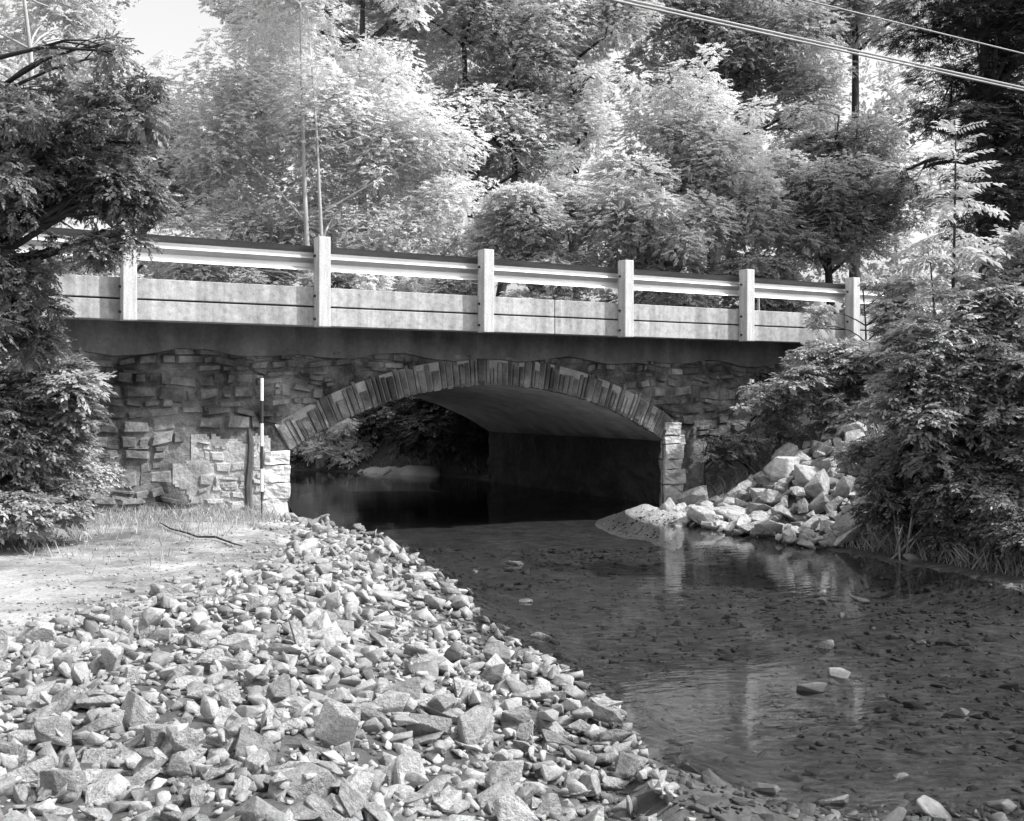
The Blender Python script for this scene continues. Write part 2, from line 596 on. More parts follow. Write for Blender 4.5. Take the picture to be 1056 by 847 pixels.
def rubble_face(mb, ua, ub, za, zb_, vb, keep, prot=(.005, .075), rh=(.07, .21), rw=(.1, .42), fill=1.0):
    z = za
    while z < zb_ - .03:
        h = min(rng.uniform(*rh), zb_ - z)
        if zb_ - z - h < .06:
            h = zb_ - z
        u = ua + rng.uniform(-.2, 0)
        ph = rng.uniform(0, 6)
        while u < ub:
            w = rng.uniform(*rw)
            u0, u1 = max(u, ua), min(u + w, ub)
            u += w
            if u1 - u0 < .05:
                continue
            split = rng.random() < .25 and h > .13
            for part in ((z, z + h * .52), (z + h * .52, z + h)) if split else ((z, z + h),):
                gp = rng.uniform(.006, .016)
                wv_ = lambda uu: .034 * math.sin(uu * 2.7 + ph) + .02 * math.sin(uu * 7.1 + ph * 2)
                cs = [(u0 + gp, part[0] + gp + wv_(u0)), (u1 - gp, part[0] + gp + wv_(u1)), (u1 - gp, part[1] - gp + wv_(u1)), (u0 + gp, part[1] - gp + wv_(u0))]
                cs = [(a_ + rng.uniform(-.022, .022), b_ + rng.uniform(-.022, .022)) for a_, b_ in cs]
                cs = [(a_, min(b_, zb_)) for a_, b_ in cs]
                if rng.random() < fill and all(keep(a_, b_) for a_, b_ in cs):
                    stone_grid(mb, cs, vb, rng.uniform(*prot), rng)
        z += h


mb = wall_mb
rubble_face(mb, W0, W1, -.2, 2.42, V_W, lambda u, z: ring_out(u, z, RAD + RING * .8) and (z > Z_S or not (U_L < u < U_R)) and not foot(u, z), fill=.86)
mb.build('spandrel_wall', [M['masonry'], M['mortar']], bridge)

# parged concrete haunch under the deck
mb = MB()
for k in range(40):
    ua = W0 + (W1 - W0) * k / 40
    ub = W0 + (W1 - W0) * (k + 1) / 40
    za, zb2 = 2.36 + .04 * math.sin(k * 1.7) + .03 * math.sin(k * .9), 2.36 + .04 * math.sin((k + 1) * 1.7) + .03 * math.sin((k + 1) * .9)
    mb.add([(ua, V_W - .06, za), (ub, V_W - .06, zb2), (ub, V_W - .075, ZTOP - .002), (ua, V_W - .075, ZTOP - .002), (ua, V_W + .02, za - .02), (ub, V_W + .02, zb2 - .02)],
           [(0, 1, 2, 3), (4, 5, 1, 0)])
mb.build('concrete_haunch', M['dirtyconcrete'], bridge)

# voussoir ring
mb = MB()
arc = -A0
L = 2 * A0 * RAD
s = 0.0
while s < L - .03:
    w = rng.choice([rng.uniform(.05, .085), rng.uniform(.07, .14)])
    if L - s - w < .06:
        w = L - s
    a0_, a1_ = -A0 + s / RAD, -A0 + (s + w) / RAD
    s += w
    gp = .008 / RAD
    ri, ro = RAD + .0 + rng.uniform(-.008, .01), RAD + RING + rng.uniform(-.14, .08)
    def pol(a_, r):
        return (UM + r * math.sin(a_), ZC + r * math.cos(a_))
    cs = [pol(a0_ + gp, ri), pol(a1_ - gp, ri), pol(a1_ - gp, ro), pol(a0_ + gp, ro)]
    stone_grid(mb, cs, V_W - .03, rng.uniform(.0, .03), rng)
    # side and underside of each stone back to the wall plane
    p = [(c[0], V_W - .026, c[1]) for c in cs] + [(c[0], V_W + .03, c[1]) for c in cs]
    mb.add(p, [(0, 4, 5, 1), (1, 5, 6, 2), (2, 6, 7, 3), (3, 7, 4, 0)])
mb.build('arch_ring', M['voussoir'], bridge)
mb = MB()
for k in range(48):
    a0_, a1_ = -A0 + 2 * A0 * k / 48, -A0 + 2 * A0 * (k + 1) / 48
    mb.add([(pol(a0_, RAD + .012)[0], V_W - .018, pol(a0_, RAD + .012)[1]), (pol(a1_, RAD + .012)[0], V_W - .018, pol(a1_, RAD + .012)[1]),
            (pol(a1_, RAD + RING)[0], V_W - .018, pol(a1_, RAD + RING)[1]), (pol(a0_, RAD + RING)[0], V_W - .018, pol(a0_, RAD + RING)[1])], [(0, 1, 2, 3)])
mb.build('ring_mortar', M['ringmortar'], bridge)

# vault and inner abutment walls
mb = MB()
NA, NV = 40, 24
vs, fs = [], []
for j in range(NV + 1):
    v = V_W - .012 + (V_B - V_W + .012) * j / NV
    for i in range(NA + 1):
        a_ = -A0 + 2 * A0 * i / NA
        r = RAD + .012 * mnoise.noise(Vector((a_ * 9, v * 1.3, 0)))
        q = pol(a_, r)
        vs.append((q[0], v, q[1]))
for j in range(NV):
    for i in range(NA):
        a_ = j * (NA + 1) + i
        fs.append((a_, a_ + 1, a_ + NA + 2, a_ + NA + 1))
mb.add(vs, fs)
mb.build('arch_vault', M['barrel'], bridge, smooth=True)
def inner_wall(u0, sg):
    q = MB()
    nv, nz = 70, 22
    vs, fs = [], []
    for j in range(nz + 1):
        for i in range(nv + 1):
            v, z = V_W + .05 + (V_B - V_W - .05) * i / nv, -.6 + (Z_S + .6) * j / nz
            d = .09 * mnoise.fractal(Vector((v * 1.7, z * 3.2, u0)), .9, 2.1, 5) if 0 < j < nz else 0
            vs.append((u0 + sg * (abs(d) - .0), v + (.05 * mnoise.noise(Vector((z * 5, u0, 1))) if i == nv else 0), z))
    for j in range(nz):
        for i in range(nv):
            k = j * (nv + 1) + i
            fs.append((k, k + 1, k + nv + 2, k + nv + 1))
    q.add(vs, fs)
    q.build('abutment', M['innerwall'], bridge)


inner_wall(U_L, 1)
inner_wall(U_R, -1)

# footing on the left, lime wash and sunlight both put into its paler colours, smooth quoin at the opening
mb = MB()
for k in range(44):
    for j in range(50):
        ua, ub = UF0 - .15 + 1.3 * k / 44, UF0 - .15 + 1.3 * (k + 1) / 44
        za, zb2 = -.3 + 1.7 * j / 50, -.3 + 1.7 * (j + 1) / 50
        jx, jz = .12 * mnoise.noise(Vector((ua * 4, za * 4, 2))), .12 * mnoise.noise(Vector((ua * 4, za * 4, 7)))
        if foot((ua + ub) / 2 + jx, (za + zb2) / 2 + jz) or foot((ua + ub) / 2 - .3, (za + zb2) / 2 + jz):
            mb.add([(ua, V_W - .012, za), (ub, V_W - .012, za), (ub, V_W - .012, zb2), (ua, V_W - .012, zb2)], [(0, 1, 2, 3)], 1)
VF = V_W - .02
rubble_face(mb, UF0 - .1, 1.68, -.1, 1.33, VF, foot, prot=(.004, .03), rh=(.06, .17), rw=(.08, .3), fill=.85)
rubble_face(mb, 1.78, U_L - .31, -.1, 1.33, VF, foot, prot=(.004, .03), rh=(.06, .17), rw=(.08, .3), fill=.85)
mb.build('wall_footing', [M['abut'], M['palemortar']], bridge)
mb = MB()
mb.tube([(1.73, VF - .004, -.1), (1.735, VF - .004, .3), (1.72, VF - .004, .6), (1.75, VF - .004, .9), (1.76, VF, 1.2), (1.74, VF + .02, 1.36)], [.05, .045, .05, .045, .04, .02], 6)
mb.build('dark_gap', M['darkstrip'], bridge)  # dark strip up the gap in the footing stones
def quoin(u0, u1, v0, z0, z1, sd):
    bm = bmesh.new()
    bmesh.ops.create_cube(bm, size=1)
    bmesh.ops.bevel(bm, geom=bm.edges[:], offset=.05, segments=2, affect='EDGES', profile=.6)
    bmesh.ops.subdivide_edges(bm, edges=bm.edges[:], cuts=5, use_grid_fill=True)
    for vt in bm.verts:
        p = Vector(((u0 + u1) / 2 + vt.co.x * (u1 - u0), (v0 + V_W + .2) / 2 + vt.co.y * (V_W + .2 - v0), (z0 + z1) / 2 + vt.co.z * (z1 - z0)))
        p.y += .045 * mnoise.fractal(p * 4.5 + Vector((sd, 0, 0)), .9, 2, 4) * (vt.co.y < 0)
        p.x += .03 * mnoise.noise(p * 5 + Vector((0, sd, 0)))
        p.z += .018 * mnoise.noise(p * 6 + Vector((0, 0, sd)))
        vt.co = p
    me = bpy.data.meshes.new('quoin_stone')
    bm.to_mesh(me)
    bm.free()
    me.materials.append(M['quoin'])
    o = bpy.data.objects.new('quoin_stone', me)
    COL.objects.link(o)
    o.parent = bridge


for k, (a_, b_, w_) in enumerate([(-.5, .40, .40), (.408, .62, .37), (.628, .86, .41), (.868, 1.06, .36)]):
    quoin(U_L - w_, U_L - .004, VF - .02 - .01 * (k % 2), a_, b_, k * 3.1)
for k, (a_, b_, w_) in enumerate([(-.5, .33, .37), (.338, .58, .43), (.588, .75, .36), (.758, 1.0, .40), (1.008, 1.15, .44), (1.158, 1.36, .34)]):
    quoin(U_R + .004, U_R + w_, VF - .03 - .012 * (k % 2), a_, b_, 20 + k * 3.1)

# deck slab and near / far parapets
ZB, ZG, ZP = 2.715, 2.965, 3.22
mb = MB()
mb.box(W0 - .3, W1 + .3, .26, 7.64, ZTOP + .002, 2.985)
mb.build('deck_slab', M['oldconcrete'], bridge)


def parapet(v0, v1, sgn):
    cuts = [W0 - .3, 6.085, W1 + .3] if sgn > 0 else [W0 - .3, W1 + .3]
    for k in range(len(cuts) - 1):
        a_, b_ = cuts[k] + .006, cuts[k + 1] - .006
        q = MB()
        q.box(a_, b_, v0, v1, ZB, ZG - .011)
        q.build('parapet_beam', M['concrete'], bridge, bevel=.008)
        q = MB()
        q.box(a_, b_, v0 + .004 * sgn, v1 - .004 * sgn, ZG + .011, ZP)
        q.build('parapet_beam', M['concrete'], bridge, bevel=.008)
        q = MB()
        q.box(a_ + .01, b_ - .01, min(v0, v1) + .05, max(v0, v1) - .05, ZG - .02, ZG + .02)
        q.build('joint_strip', M['darkband'], bridge)


parapet(.20, .46, 1)
parapet(7.44, 7.70, -1)
postmesh = None
bolt = None
for side, vv in (('n', .0), ('f', 7.705)):
    for k in range(-1, 7):
        u = 2.433 * k
        if side == 'n':
            v0, v1 = 0.0, .197
        else:
            v0, v1 = 7.703, 7.90
        if postmesh is None:
            q = MB()
            q.box(-.08, .08, 0, .197, 2.695, 3.862)
            po = q.build('guardrail_post', M['postpaint'], bridge, bevel=.008)
            postmesh = po.data
            q = MB()
            for zz in (2.80, 3.10, 3.62):
                q.tube([(-.105, .13, zz), (-.078, .13, zz)], .017, 6)
            bo = q.build('bolt', M['darkband'], po)
            bolt = bo.data
        else:
            po = bpy.data.objects.new('guardrail_post', postmesh)
            COL.objects.link(po)
            po.parent = bridge
            bo = bpy.data.objects.new('bolt', bolt)
            COL.objects.link(bo)
            bo.parent = po
        po.location = (u, v0, 0)


def wbeam(v0, sgn):
    prof = [(0, 0), (.012, .018), (.075, .055), (.083, .078), (.083, .1), (.075, .115), (.012, .145), (.0, .16), (.012, .175), (.075, .205), (.083, .22), (.083, .242), (.075, .265), (.012, .302), (0, .32)]
    q = MB()
    ua, ub = W0 - .4, W1 + 1.6
    n = len(prof)
    vs = []
    for u in (ua, ub):
        vs += [(u, v0 + sgn * d, 3.437 + h) for d, h in prof]
    vs += [(p[0], p[1] + sgn * .004, p[2]) for p in vs]
    fs = []
    for i in range(n - 1):
        fs.append((i, n + i, n + i + 1, i + 1))
        fs.append((2 * n + i, 2 * n + i + 1, 3 * n + i + 1, 3 * n + i))
    q.add(vs, fs)
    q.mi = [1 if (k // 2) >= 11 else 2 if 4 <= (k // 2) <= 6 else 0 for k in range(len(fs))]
    return q.build('guardrail_beam', [M['steel'], M['shadesteel'], M['halfshadesteel']], bridge, smooth=False)


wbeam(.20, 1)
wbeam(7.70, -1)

# road over the bridge
mb = MB()
mb.add([from_uv(-60, .47, 2.992), from_uv(70, .47, 2.992), from_uv(70, 7.43, 2.992), from_uv(-60, 7.43, 2.992)], [(0, 1, 2, 3)])
tag(mb.build('road', M['asphalt']), kind='structure')

# ------------------------------------------------------------------ stones
def stone_protos(n, seed, flat=(.45, .75), bev=.05):
    rr = np.random.default_rng(seed)
    res = []
    for k in range(n):
        bm = bmesh.new()
        pts = []
        for j in range(rr.integers(9, 15)):
            p = rr.normal(size=3)
            p /= np.linalg.norm(p)
            p = np.sign(p) * np.abs(p) ** .7
            p *= rr.uniform(.78, 1.08)
            pts.append(p)
        pts = np.array(pts) * np.array([.5, .5 * rr.uniform(.55, .9), .5 * rr.uniform(*flat)])
        for p in pts:
            bm.verts.new(p)
        r = bmesh.ops.convex_hull(bm, input=bm.verts[:])
        bmesh.ops.delete(bm, geom=[e for e in r['geom_interior'] if isinstance(e, bmesh.types.BMVert)], context='VERTS')
        bmesh.ops.dissolve_limit(bm, angle_limit=math.radians(14), verts=bm.verts[:], edges=bm.edges[:])
        bmesh.ops.bevel(bm, geom=bm.edges[:], offset=bev * .5, segments=1, affect='EDGES', profile=.5, clamp_overlap=True)
        bmesh.ops.triangulate(bm, faces=bm.faces[:])
        me = bpy.data.meshes.new('stone')
        bm.to_mesh(me)
        bm.free()
        v = np.array([x.co[:] for x in me.vertices])
        f = np.array([x.vertices[:] for x in me.polygons])
        ext = (v.max(0) - v.min(0)) / 2
        res.append((me, v, f, ext))
    return res


PRO = stone_protos(60, 3, (.35, .85), .035)
BIG = stone_protos(30, 9, (.45, .8), .05)


def rot_np(yaw, tx, ty):
    return np.array((Matrix.Rotation(yaw, 3, 'Z') @ Matrix.Rotation(tx, 3, 'X') @ Matrix.Rotation(ty, 3, 'Y')))


class Pile:
    def __init__(self, x0, x1, y0, y1, res, base):
        self.x0, self.y0, self.res = x0, y0, res
        xs, ys = np.arange(x0, x1, res), np.arange(y0, y1, res)
        self.X, self.Y = np.meshgrid(xs, ys)
        self.H = base(self.X, self.Y)

    def drop(self, x, y, verts, pct=60, sink=0.0):
        """verts: rotated, scaled stone vertices about its centre; returns the centre's z"""
        lo, hi = verts.min(0), verts.max(0)
        i0, i1 = int((x + lo[0] - self.x0) / self.res), int((x + hi[0] - self.x0) / self.res) + 1
        j0, j1 = int((y + lo[1] - self.y0) / self.res), int((y + hi[1] - self.y0) / self.res) + 1
        i0, j0 = max(i0, 0), max(j0, 0)
        h = self.H[j0:j1, i0:i1]
        if h.size == 0:
            return hz(x, y)
        X, Y = self.X[j0:j1, i0:i1], self.Y[j0:j1, i0:i1]
        e = ((X - x) / max(hi[0], 1e-3)) ** 2 + ((Y - y) / max(hi[1], 1e-3)) ** 2
        ins = e < .8
        if not ins.any():
            ins = e < 9
        s = np.percentile(h[ins], pct) if ins.any() else h.mean()
        z = s - lo[2] * .82 - sink
        top = z + hi[2] * np.sqrt(np.clip(1 - e, 0, 1)) * .9
        self.H[j0:j1, i0:i1] = np.where(e < 1, np.maximum(h, top), h)
        return z


def slope_tilt(x, y, k=1.0):
    d = .12
    gx_ = (hz(x + d, y) - hz(x - d, y)) / (2 * d)
    gy_ = (hz(x, y + d) - hz(x, y - d)) / (2 * d)
    return gx_ * k, gy_ * k


def place_stone(name, pro, loc, R, sc, mat, label, group, cat='stone'):
    me = pro[0]
    if mat.name not in me.materials:
        if len(me.materials) == 0:
            me.materials.append(mat)
    o = bpy.data.objects.new(name, me)
    COL.objects.link(o)
    mw = Matrix(R.tolist()).to_4x4()
    o.matrix_world = Matrix.Translation(loc) @ mw @ Matrix.Diagonal((*sc, 1))
    if me.materials[0] != mat:
        o.material_slots[0].link = 'OBJECT'
        o.material_slots[0].material = mat
    return tag(o, label, cat, group)


class Soup:
    def __init__(self):
        self.v, self.f, self.n = [], [], 0

    def add(self, v, f):
        self.v.append(v)
        self.f.append(f + self.n)
        self.n += len(v)

    def build(self, name, mat):
        return np_mesh(name, np.concatenate(self.v), np.concatenate(self.f), mat)


def xl_of(y):
    return float(np.interp(y, XLp[:, 0], XLp[:, 1]))


def xr_of(y):
    return float(np.interp(y, XRp[:, 0], XRp[:, 1]))


# --- left bank riprap
pile = Pile(-7, 3, 2.2, 17, .02, height)
rs = np.random.default_rng(21)
rubble = Soup()
SANDX = [(3, -4.2), (5.2, -3.8), (6.2, -3.25), (6.9, -2.9), (7.8, -2.6), (9, -2.25), (10.6, -2.1), (12, -2.3), (13.2, -2.55), (15, -3.0)]


def in_rip(x, y, soft=0.0):
    e = xl_of(y)
    left = float(np.interp(y, [a_[0] for a_ in SANDX], [a_[1] for a_ in SANDX]))
    u, v = to_uv(x, y)
    if v > V_W - .25 and u < U_L + .1:
        return False
    return left - soft < x < e + .10 and v < 2.6


def rand_spot(soft=0.0, near=0.0):
    while True:
        y = rs.uniform(2.6, 16.2)
        if near and rs.random() < near:
            y = rs.uniform(2.8, 8)
        x = rs.uniform(-5.2, 1.2)
        if in_rip(x, y, soft):
            return x, y


def mkstone(pro, sc, yaw, tx, ty):
    R = rot_np(yaw, tx, ty)
    return R, (pro[1] * sc) @ R.T


for k in range(6500):                          # chips and pebbles between the stones
    x, y = rand_spot(.5, .35)
    if x < np.interp(y, [a_[0] for a_ in SANDX], [a_[1] for a_ in SANDX]) and rs.random() < .5:
        continue
    s_ = rs.uniform(.02, .07)
    pro = PRO[rs.integers(len(PRO))]
    R, v = mkstone(pro, np.array([s_, s_, s_]), rs.uniform(0, 6.28), rs.normal(0, .3), rs.normal(0, .3))
    z = pile.drop(x, y, v, 35)
    rubble.add(v + np.array([x, y, z]), pro[2])

for k in range(1500):
    y = rs.uniform(6, 15)
    x = float(np.interp(y, [q[0] for q in SANDX], [q[1] for q in SANDX])) - abs(rs.normal(0, 1.3))
    if (wob(x, y, 1.9) < 0 and rs.random() < .75) or to_uv(x, y)[1] > V_W - .1:
        continue
    s_ = rs.uniform(.008, .04) * (1.6 if rs.random() < .08 else 1)
    pro = PRO[rs.integers(len(PRO))]
    R, v = mkstone(pro, np.array([s_ * 1.3, s_, s_ * .7]), rs.uniform(0, 6.28), 0, 0)
    rubble.add(v + np.array([x, y, hz(x, y) + s_ * .15]), pro[2])
cands = []
for k in range(4100):
    x, y = rand_spot(.05, .22)
    s_ = float(np.clip(rs.lognormal(math.log(.116), .34), .05, .26))
    if y > 9:
        s_ *= 1.2
    cands.append([x, y, s_])
score = np.array([c[2] / c[1] for c in cands])
vis = np.array([abs((c[0]) / c[1]) < .475 and c[1] > 3.75 for c in cands])
order = np.argsort(-(score * vis))
special = {}
indiv = set(order[:285].tolist())
seq = [i for i in range(len(cands)) if i not in indiv]
rs.shuffle(seq)
seq2 = list(indiv)
rs.shuffle(seq2)
# interleave: half the anonymous stones first, then mix
full = seq[:len(seq) * 2 // 3]
rest = seq[len(seq) * 2 // 3:] + seq2
rs.shuffle(rest)
full += rest


def bank_label(x, y):
    if y < 5.6:
        return 'angular quarry stone among the nearest riprap at the bottom of the picture', 'nearest riprap stones on the left bank'
    if x > xl_of(y) - .75:
        return 'angular riprap stone in the strip along the left edge of the water', "riprap stones along the water's left edge"
    return 'angular riprap stone in the middle of the stony left bank', 'riprap stones in the middle of the left bank'


for i in full:
    x, y, s_ = cands[i]
    pro = PRO[rs.integers(len(PRO))]
    sc = np.array([s_ * rs.uniform(1, 1.3), s_ * rs.uniform(.7, 1.1), s_ * rs.uniform(.42, 1.05)])
    steep = .5 if rs.random() < .35 else .22
    R, v = mkstone(pro, sc, rs.uniform(0, 6.28), rs.normal(0, steep), rs.normal(0, steep))
    z = pile.drop(x, y, v, 38, .12 * s_)
    if i in indiv:
        lb, gp = bank_label(x, y)
        place_stone('riprap_stone', pro, (x, y, z), R, tuple(sc), M['stone'], lb, gp)
    else:
        rubble.add(v + np.array([x, y, z]), pro[2])

# singled-out stones of the left bank
for (px, py, s_, asp, hh, yaw, tx, ty, lb) in [
        (350, 797, .26, .7, 1.1, .5, .25, .75, 'large pale wedge-shaped stone tilted up near the bottom of the stony bank'),
        (102, 802, .24, .8, .7, .2, .1, -.25, 'broad grey flat stone at the lower left of the stony bank'),
        (425, 765, .21, .6, .6, .1, .1, .1, 'long pale flat stone lying right of the large wedge-shaped stone'),
        (345, 690, .30, .7, .6, .2, .15, .0, 'wide pale slab in the middle of the stony bank'),
        (433, 584, .42, .6, .45, .1, .0, .0, 'long flat slab at the far water edge of the stony bank'),
        (645, 800, .22, .9, .9, .9, .1, .1, "rounded stone at the water's edge at the bottom centre"),
        (630, 733, .20, .7, .5, .3, .0, .1, "flat pale stone lying alone in the water beside the riprap's edge"),
        (640, 757, .20, .6, .5, .1, .0, .0, 'dark wet flat stone in the water just below the lone flat pale stone')]:
    p = at_ground(px, py, .15 if px < 600 else .03)
    pro = PRO[rs.integers(len(PRO))]
    sc = np.array([s_, s_ * asp, s_ * hh]) * 1.1
    R, v = mkstone(pro, sc, yaw, tx, ty)
    z = pile.drop(p.x, p.y, v, 55)
    place_stone('riprap_stone', pro, (p.x, p.y, z), R, tuple(sc), M['wetstone'] if 'wet' in lb else M['palestone'] if 'pale' in lb else M['stone'], lb, None)
ro = rubble.build('rubble', M['rubble'])
tag(ro, 'small broken stones and chips filling the left bank between the larger riprap', 'rubble', kind='stuff')

l0, l1 = at_ground(598, 522, 0), at_ground(700, 545, 0)
la = (l1 - l0)
# --- right bank boulder pile
bp_ = Pile(.8, 8.5, 11, 19.5, .025, height)
chips = Soup()
PPOLY = [(2.35, 16.9), (2.25, 15.9), (2.75, 14.9), (3.5, 13.2), (4.15, 13.0), (4.75, 13.9), (5.0, 15.5), (5.1, 16.9), (4.7, 17.3), (3.7, 17.2)]


def in_poly(x, y, poly):
    c = False
    j = len(poly) - 1
    for i in range(len(poly)):
        if (poly[i][1] > y) != (poly[j][1] > y) and x < (poly[j][0] - poly[i][0]) * (y - poly[i][1]) / (poly[j][1] - poly[i][1]) + poly[i][0]:
            c = not c
        j = i
    return c


def pspot():
    while True:
        x, y = rs.uniform(2, 5.4), rs.uniform(12.6, 17.6)
        if in_poly(x, y, PPOLY):
            return x, y


for k in range(420):
    x, y = pspot()
    s_ = rs.uniform(.08, .2)
    pro = PRO[rs.integers(len(PRO))]
    R, v = mkstone(pro, np.array([s_] * 3), rs.uniform(0, 6.28), rs.normal(0, .3), rs.normal(0, .3))
    z = bp_.drop(x, y, v, 50)
    chips.add(v + np.array([x, y, z]), pro[2])
spots = []
tries = 0
while len(spots) < 230 and tries < 20000:
    tries += 1
    x, y = pspot()
    s_ = float(np.clip(rs.lognormal(math.log(.32), .32), .17, .6))
    if all((x - a_) ** 2 + (y - b_) ** 2 > (.27 * (s_ + c_)) ** 2 for a_, b_, c_ in spots):
        spots.append((x, y, s_))
spots.sort(key=lambda t: hz(t[0], t[1]) + rs.uniform(-.3, .3))
for x, y, s_ in spots:
    gx_, gy_ = slope_tilt(x, y)
    pro = BIG[rs.integers(len(BIG))]
    sc = np.array([s_ * 1.1, s_ * rs.uniform(.75, 1.05), s_ * rs.uniform(.7, 1.0)])
    R0 = Matrix.Rotation(math.atan(gy_) * .7, 3, 'X') @ Matrix.Rotation(-math.atan(gx_) * .7, 3, 'Y')
    R = np.array(R0) @ rot_np(rs.uniform(0, 6.28), rs.normal(0, .28), rs.normal(0, .28))
    v = (pro[1] * sc) @ R.T
    z = bp_.drop(x, y, v, 55)
    place_stone('boulder', pro, (x, y, z), R, tuple(sc), M['boulder'], 'pale angular boulder in the heap of stones on the right bank beside the arch', 'boulders heaped on the right bank', 'boulder')
for k in range(420):
    a_, c_ = rs.random(), rs.normal(.5, .2)
    p = l0 + la * (a_ * 1.1) + Vector((.25, 1.0, 0)).normalized() * (c_ - .40) * 2.3
    s_ = rs.uniform(.02, .07) * (1 + .8 * (a_ > .8))
    pro = PRO[rs.integers(len(PRO))]
    R, v = mkstone(pro, np.array([s_, s_, s_ * .7]), rs.uniform(0, 6.28), rs.normal(0, .3), rs.normal(0, .3))
    zz = -.32 + float(sst(a_ / .6) * sst((1 - a_) / .12) * sst(c_ / .7) * sst((1 - c_) / .2)) * (.38 + .07 * a_)
    chips.add(v + np.array([p.x, p.y, zz]), pro[2])
tag(chips.build('stone_chips', M['rubble']), 'small broken stones in the gaps of the boulder heap and over the gravel spit on the right', 'stone chips', kind='stuff')

# --- sloping ledge at the right abutment
mb = MB()
l0, l1 = at_ground(598, 522, 0), at_ground(700, 545, 0)
la = (l1 - l0)
NL, NW = 40, 22
vs, fs = [], []
for j in range(NW + 1):
    for i in range(NL + 1):
        a_, c_ = i / NL, j / NW
        p = l0 + la * (a_ * 1.16 - .04) + Vector((.25, 1.0, 0)).normalized() * (c_ - .40) * 2.3
        prof_ = sst(a_ / .6) * sst((1 - a_) / .12) * sst(c_ / .7) * sst((1.0 - c_) / .2)
        q = mnoise.fractal(Vector((p.x * 1.6, p.y * 1.6, 3)), .9, 2.1, 5)
        st = math.floor((q + 1) * 4) * .02
        vs.append((p.x, p.y, -.32 + prof_ * (.38 + .07 * a_) + .05 * q * prof_ + .012 * mnoise.noise(Vector((p.x * 9, p.y * 9, 1)))))
for j in range(NW):
    for i in range(NL):
        k = j * (NL + 1) + i
        fs.append((k, k + 1, k + NL + 2, k + NL + 1))
mb.add(vs, fs)
led = mb.build('gravel_spit', M['slab'], smooth=True)
tag(led, 'low pale spit of gravel running into the water at the foot of the right abutment', 'gravel spit')

# --- stones standing in the stream
stream = [
    (530, 582, .30, .45, 'p', 'small pale stone alone in the water nearest the dark arch'),
    (543, 621, .22, .35, 'w', 'low dark stone in the water beside the middle of the left bank'),
    (558, 657, .24, .35, 'p', 'flat pale-topped stone in the water close to the left bank'),
    (888, 619, .30, .5, 'p', 'rounded white stone in the shallows off the right bank'),
    (850, 668, .24, .5, 'p', 'jagged pale stone in mid stream below the rounded white stone'),
    (845, 613, .22, .3, 'p', 'low pale stone left of the rounded white stone'),
    (848, 622, .17, .35, 'p', 'small pale stone just under the low pale stone'),
    (868, 635, .12, .6, 'p', 'tiny pale pebble sticking up below the rounded white stone'),
    (900, 648, .07, .5, 'p', 'tiniest pale pebble alone right of mid stream'),
    (950, 663, .13, .5, 'p', 'small pale pebble far to the right in mid stream'),
    (838, 712, .26, .2, 'w', 'flat dark stone just breaking the surface in mid stream'),
    (865, 697, .22, .22, 'w', 'low dark stone behind the flat dark stone in mid stream'),
    (985, 736, .22, .2, 'w', 'low wet stone alone in the lower right water'),
    (946, 579, .62, .45, 'w', 'broad dark rock in the water under the right bank bushes'),
    (485, 612, .16, .5, 'p', 'small pale stone in the water just off the upper left bank'),
    (490, 590, .13, .5, 'p', 'tiny pale stone in the water beyond the long flat slab'),
    (398, 493, .45, .5, 'p', 'pale stone on the silt bar seen through the arch'),
    (860, 826, .22, .6, 'w', 'dark block in the shallows at the bottom edge right of centre'),
    (965, 842, .32, .35, 'w', 'wide dark wet stone at the very bottom of the shallows'),
    (790, 815, .18, .4, 'w', 'grey stone in the shallows left of the dark block'),
    (700, 822, .16, .6, 'w', 'grey stone at the bottom where riprap meets the shallows'),
    (745, 838, .19, .5, 'w', 'grey stone at the bottom edge between riprap and dark block'),
    (930, 800, .16, .4, 'w', 'small grey stone in the riffle at the lower right'),
    (1035, 830, .24, .4, 'w', 'grey stone in the bottom right corner of the shallows'),
    (668, 834, .15, .7, 'w', 'small round grey stone at the foot of the riprap at the bottom'),
]
for px, py, s_, hh, kd, lb in stream:
    p = at_ground(px, py, 0)
    pro = BIG[rs.integers(len(BIG))]
    s_ *= .78
    sc = np.array([s_, s_ * .8, s_ * max(hh, .5) * 1.35])
    R, v = mkstone(pro, sc, rs.uniform(-.5, .5), rs.normal(0, .3), rs.normal(0, .3))
    z = -v.min(0)[2] - (v.max(0)[2] - v.min(0)[2]) * .45
    if py < 500:
        z += .12
    place_stone('stream_stone', pro, (p.x, p.y, z), R, tuple(sc), M['creekstone'] if kd == 'p' else M['wetstone'], lb, None)
# cobbles of the shallows (no one could count them)
cob = Soup()
for k in range(10500):
    if k >= 1100:
        y = rs.uniform(4.3, 15) ** 1.0
        p = Vector((rs.uniform(xl_of(y), xr_of(y)), y, 0))
        if wob(p.x, p.y, 1.6) < -.1 and rs.random() < .6:
            continue
    elif k < 650:
        p = Vector((rs.normal(1.7, .8), rs.normal(4.75, .32), 0))
    elif k < 850:
        p = Vector((rs.normal(3.7, .8), rs.normal(9.5, .5), 0))
    else:
        y = rs.uniform(5, 14)
        p = Vector((xl_of(y) + abs(rs.normal(0, .45)), y, 0))
    s_ = float(np.clip(rs.lognormal(math.log(.06), .5), .025, .2))
    pro = PRO[rs.integers(len(BIG))]
    R, v = mkstone(pro, np.array([s_, s_ * rs.uniform(.6, 1), s_ * rs.uniform(.4, .9)]), rs.uniform(0, 6.28), rs.normal(0, .25), rs.normal(0, .25))
    z = hz(p.x, p.y) - s_ * .05
    cob.add(v + np.array([p.x, p.y, z]), pro[2])
mt = mat_rough('streambed_cobble', .045, .18, 4, .5, 25, rough=.6, rand='island', streak=(.7, (1, 1, 1), .4))
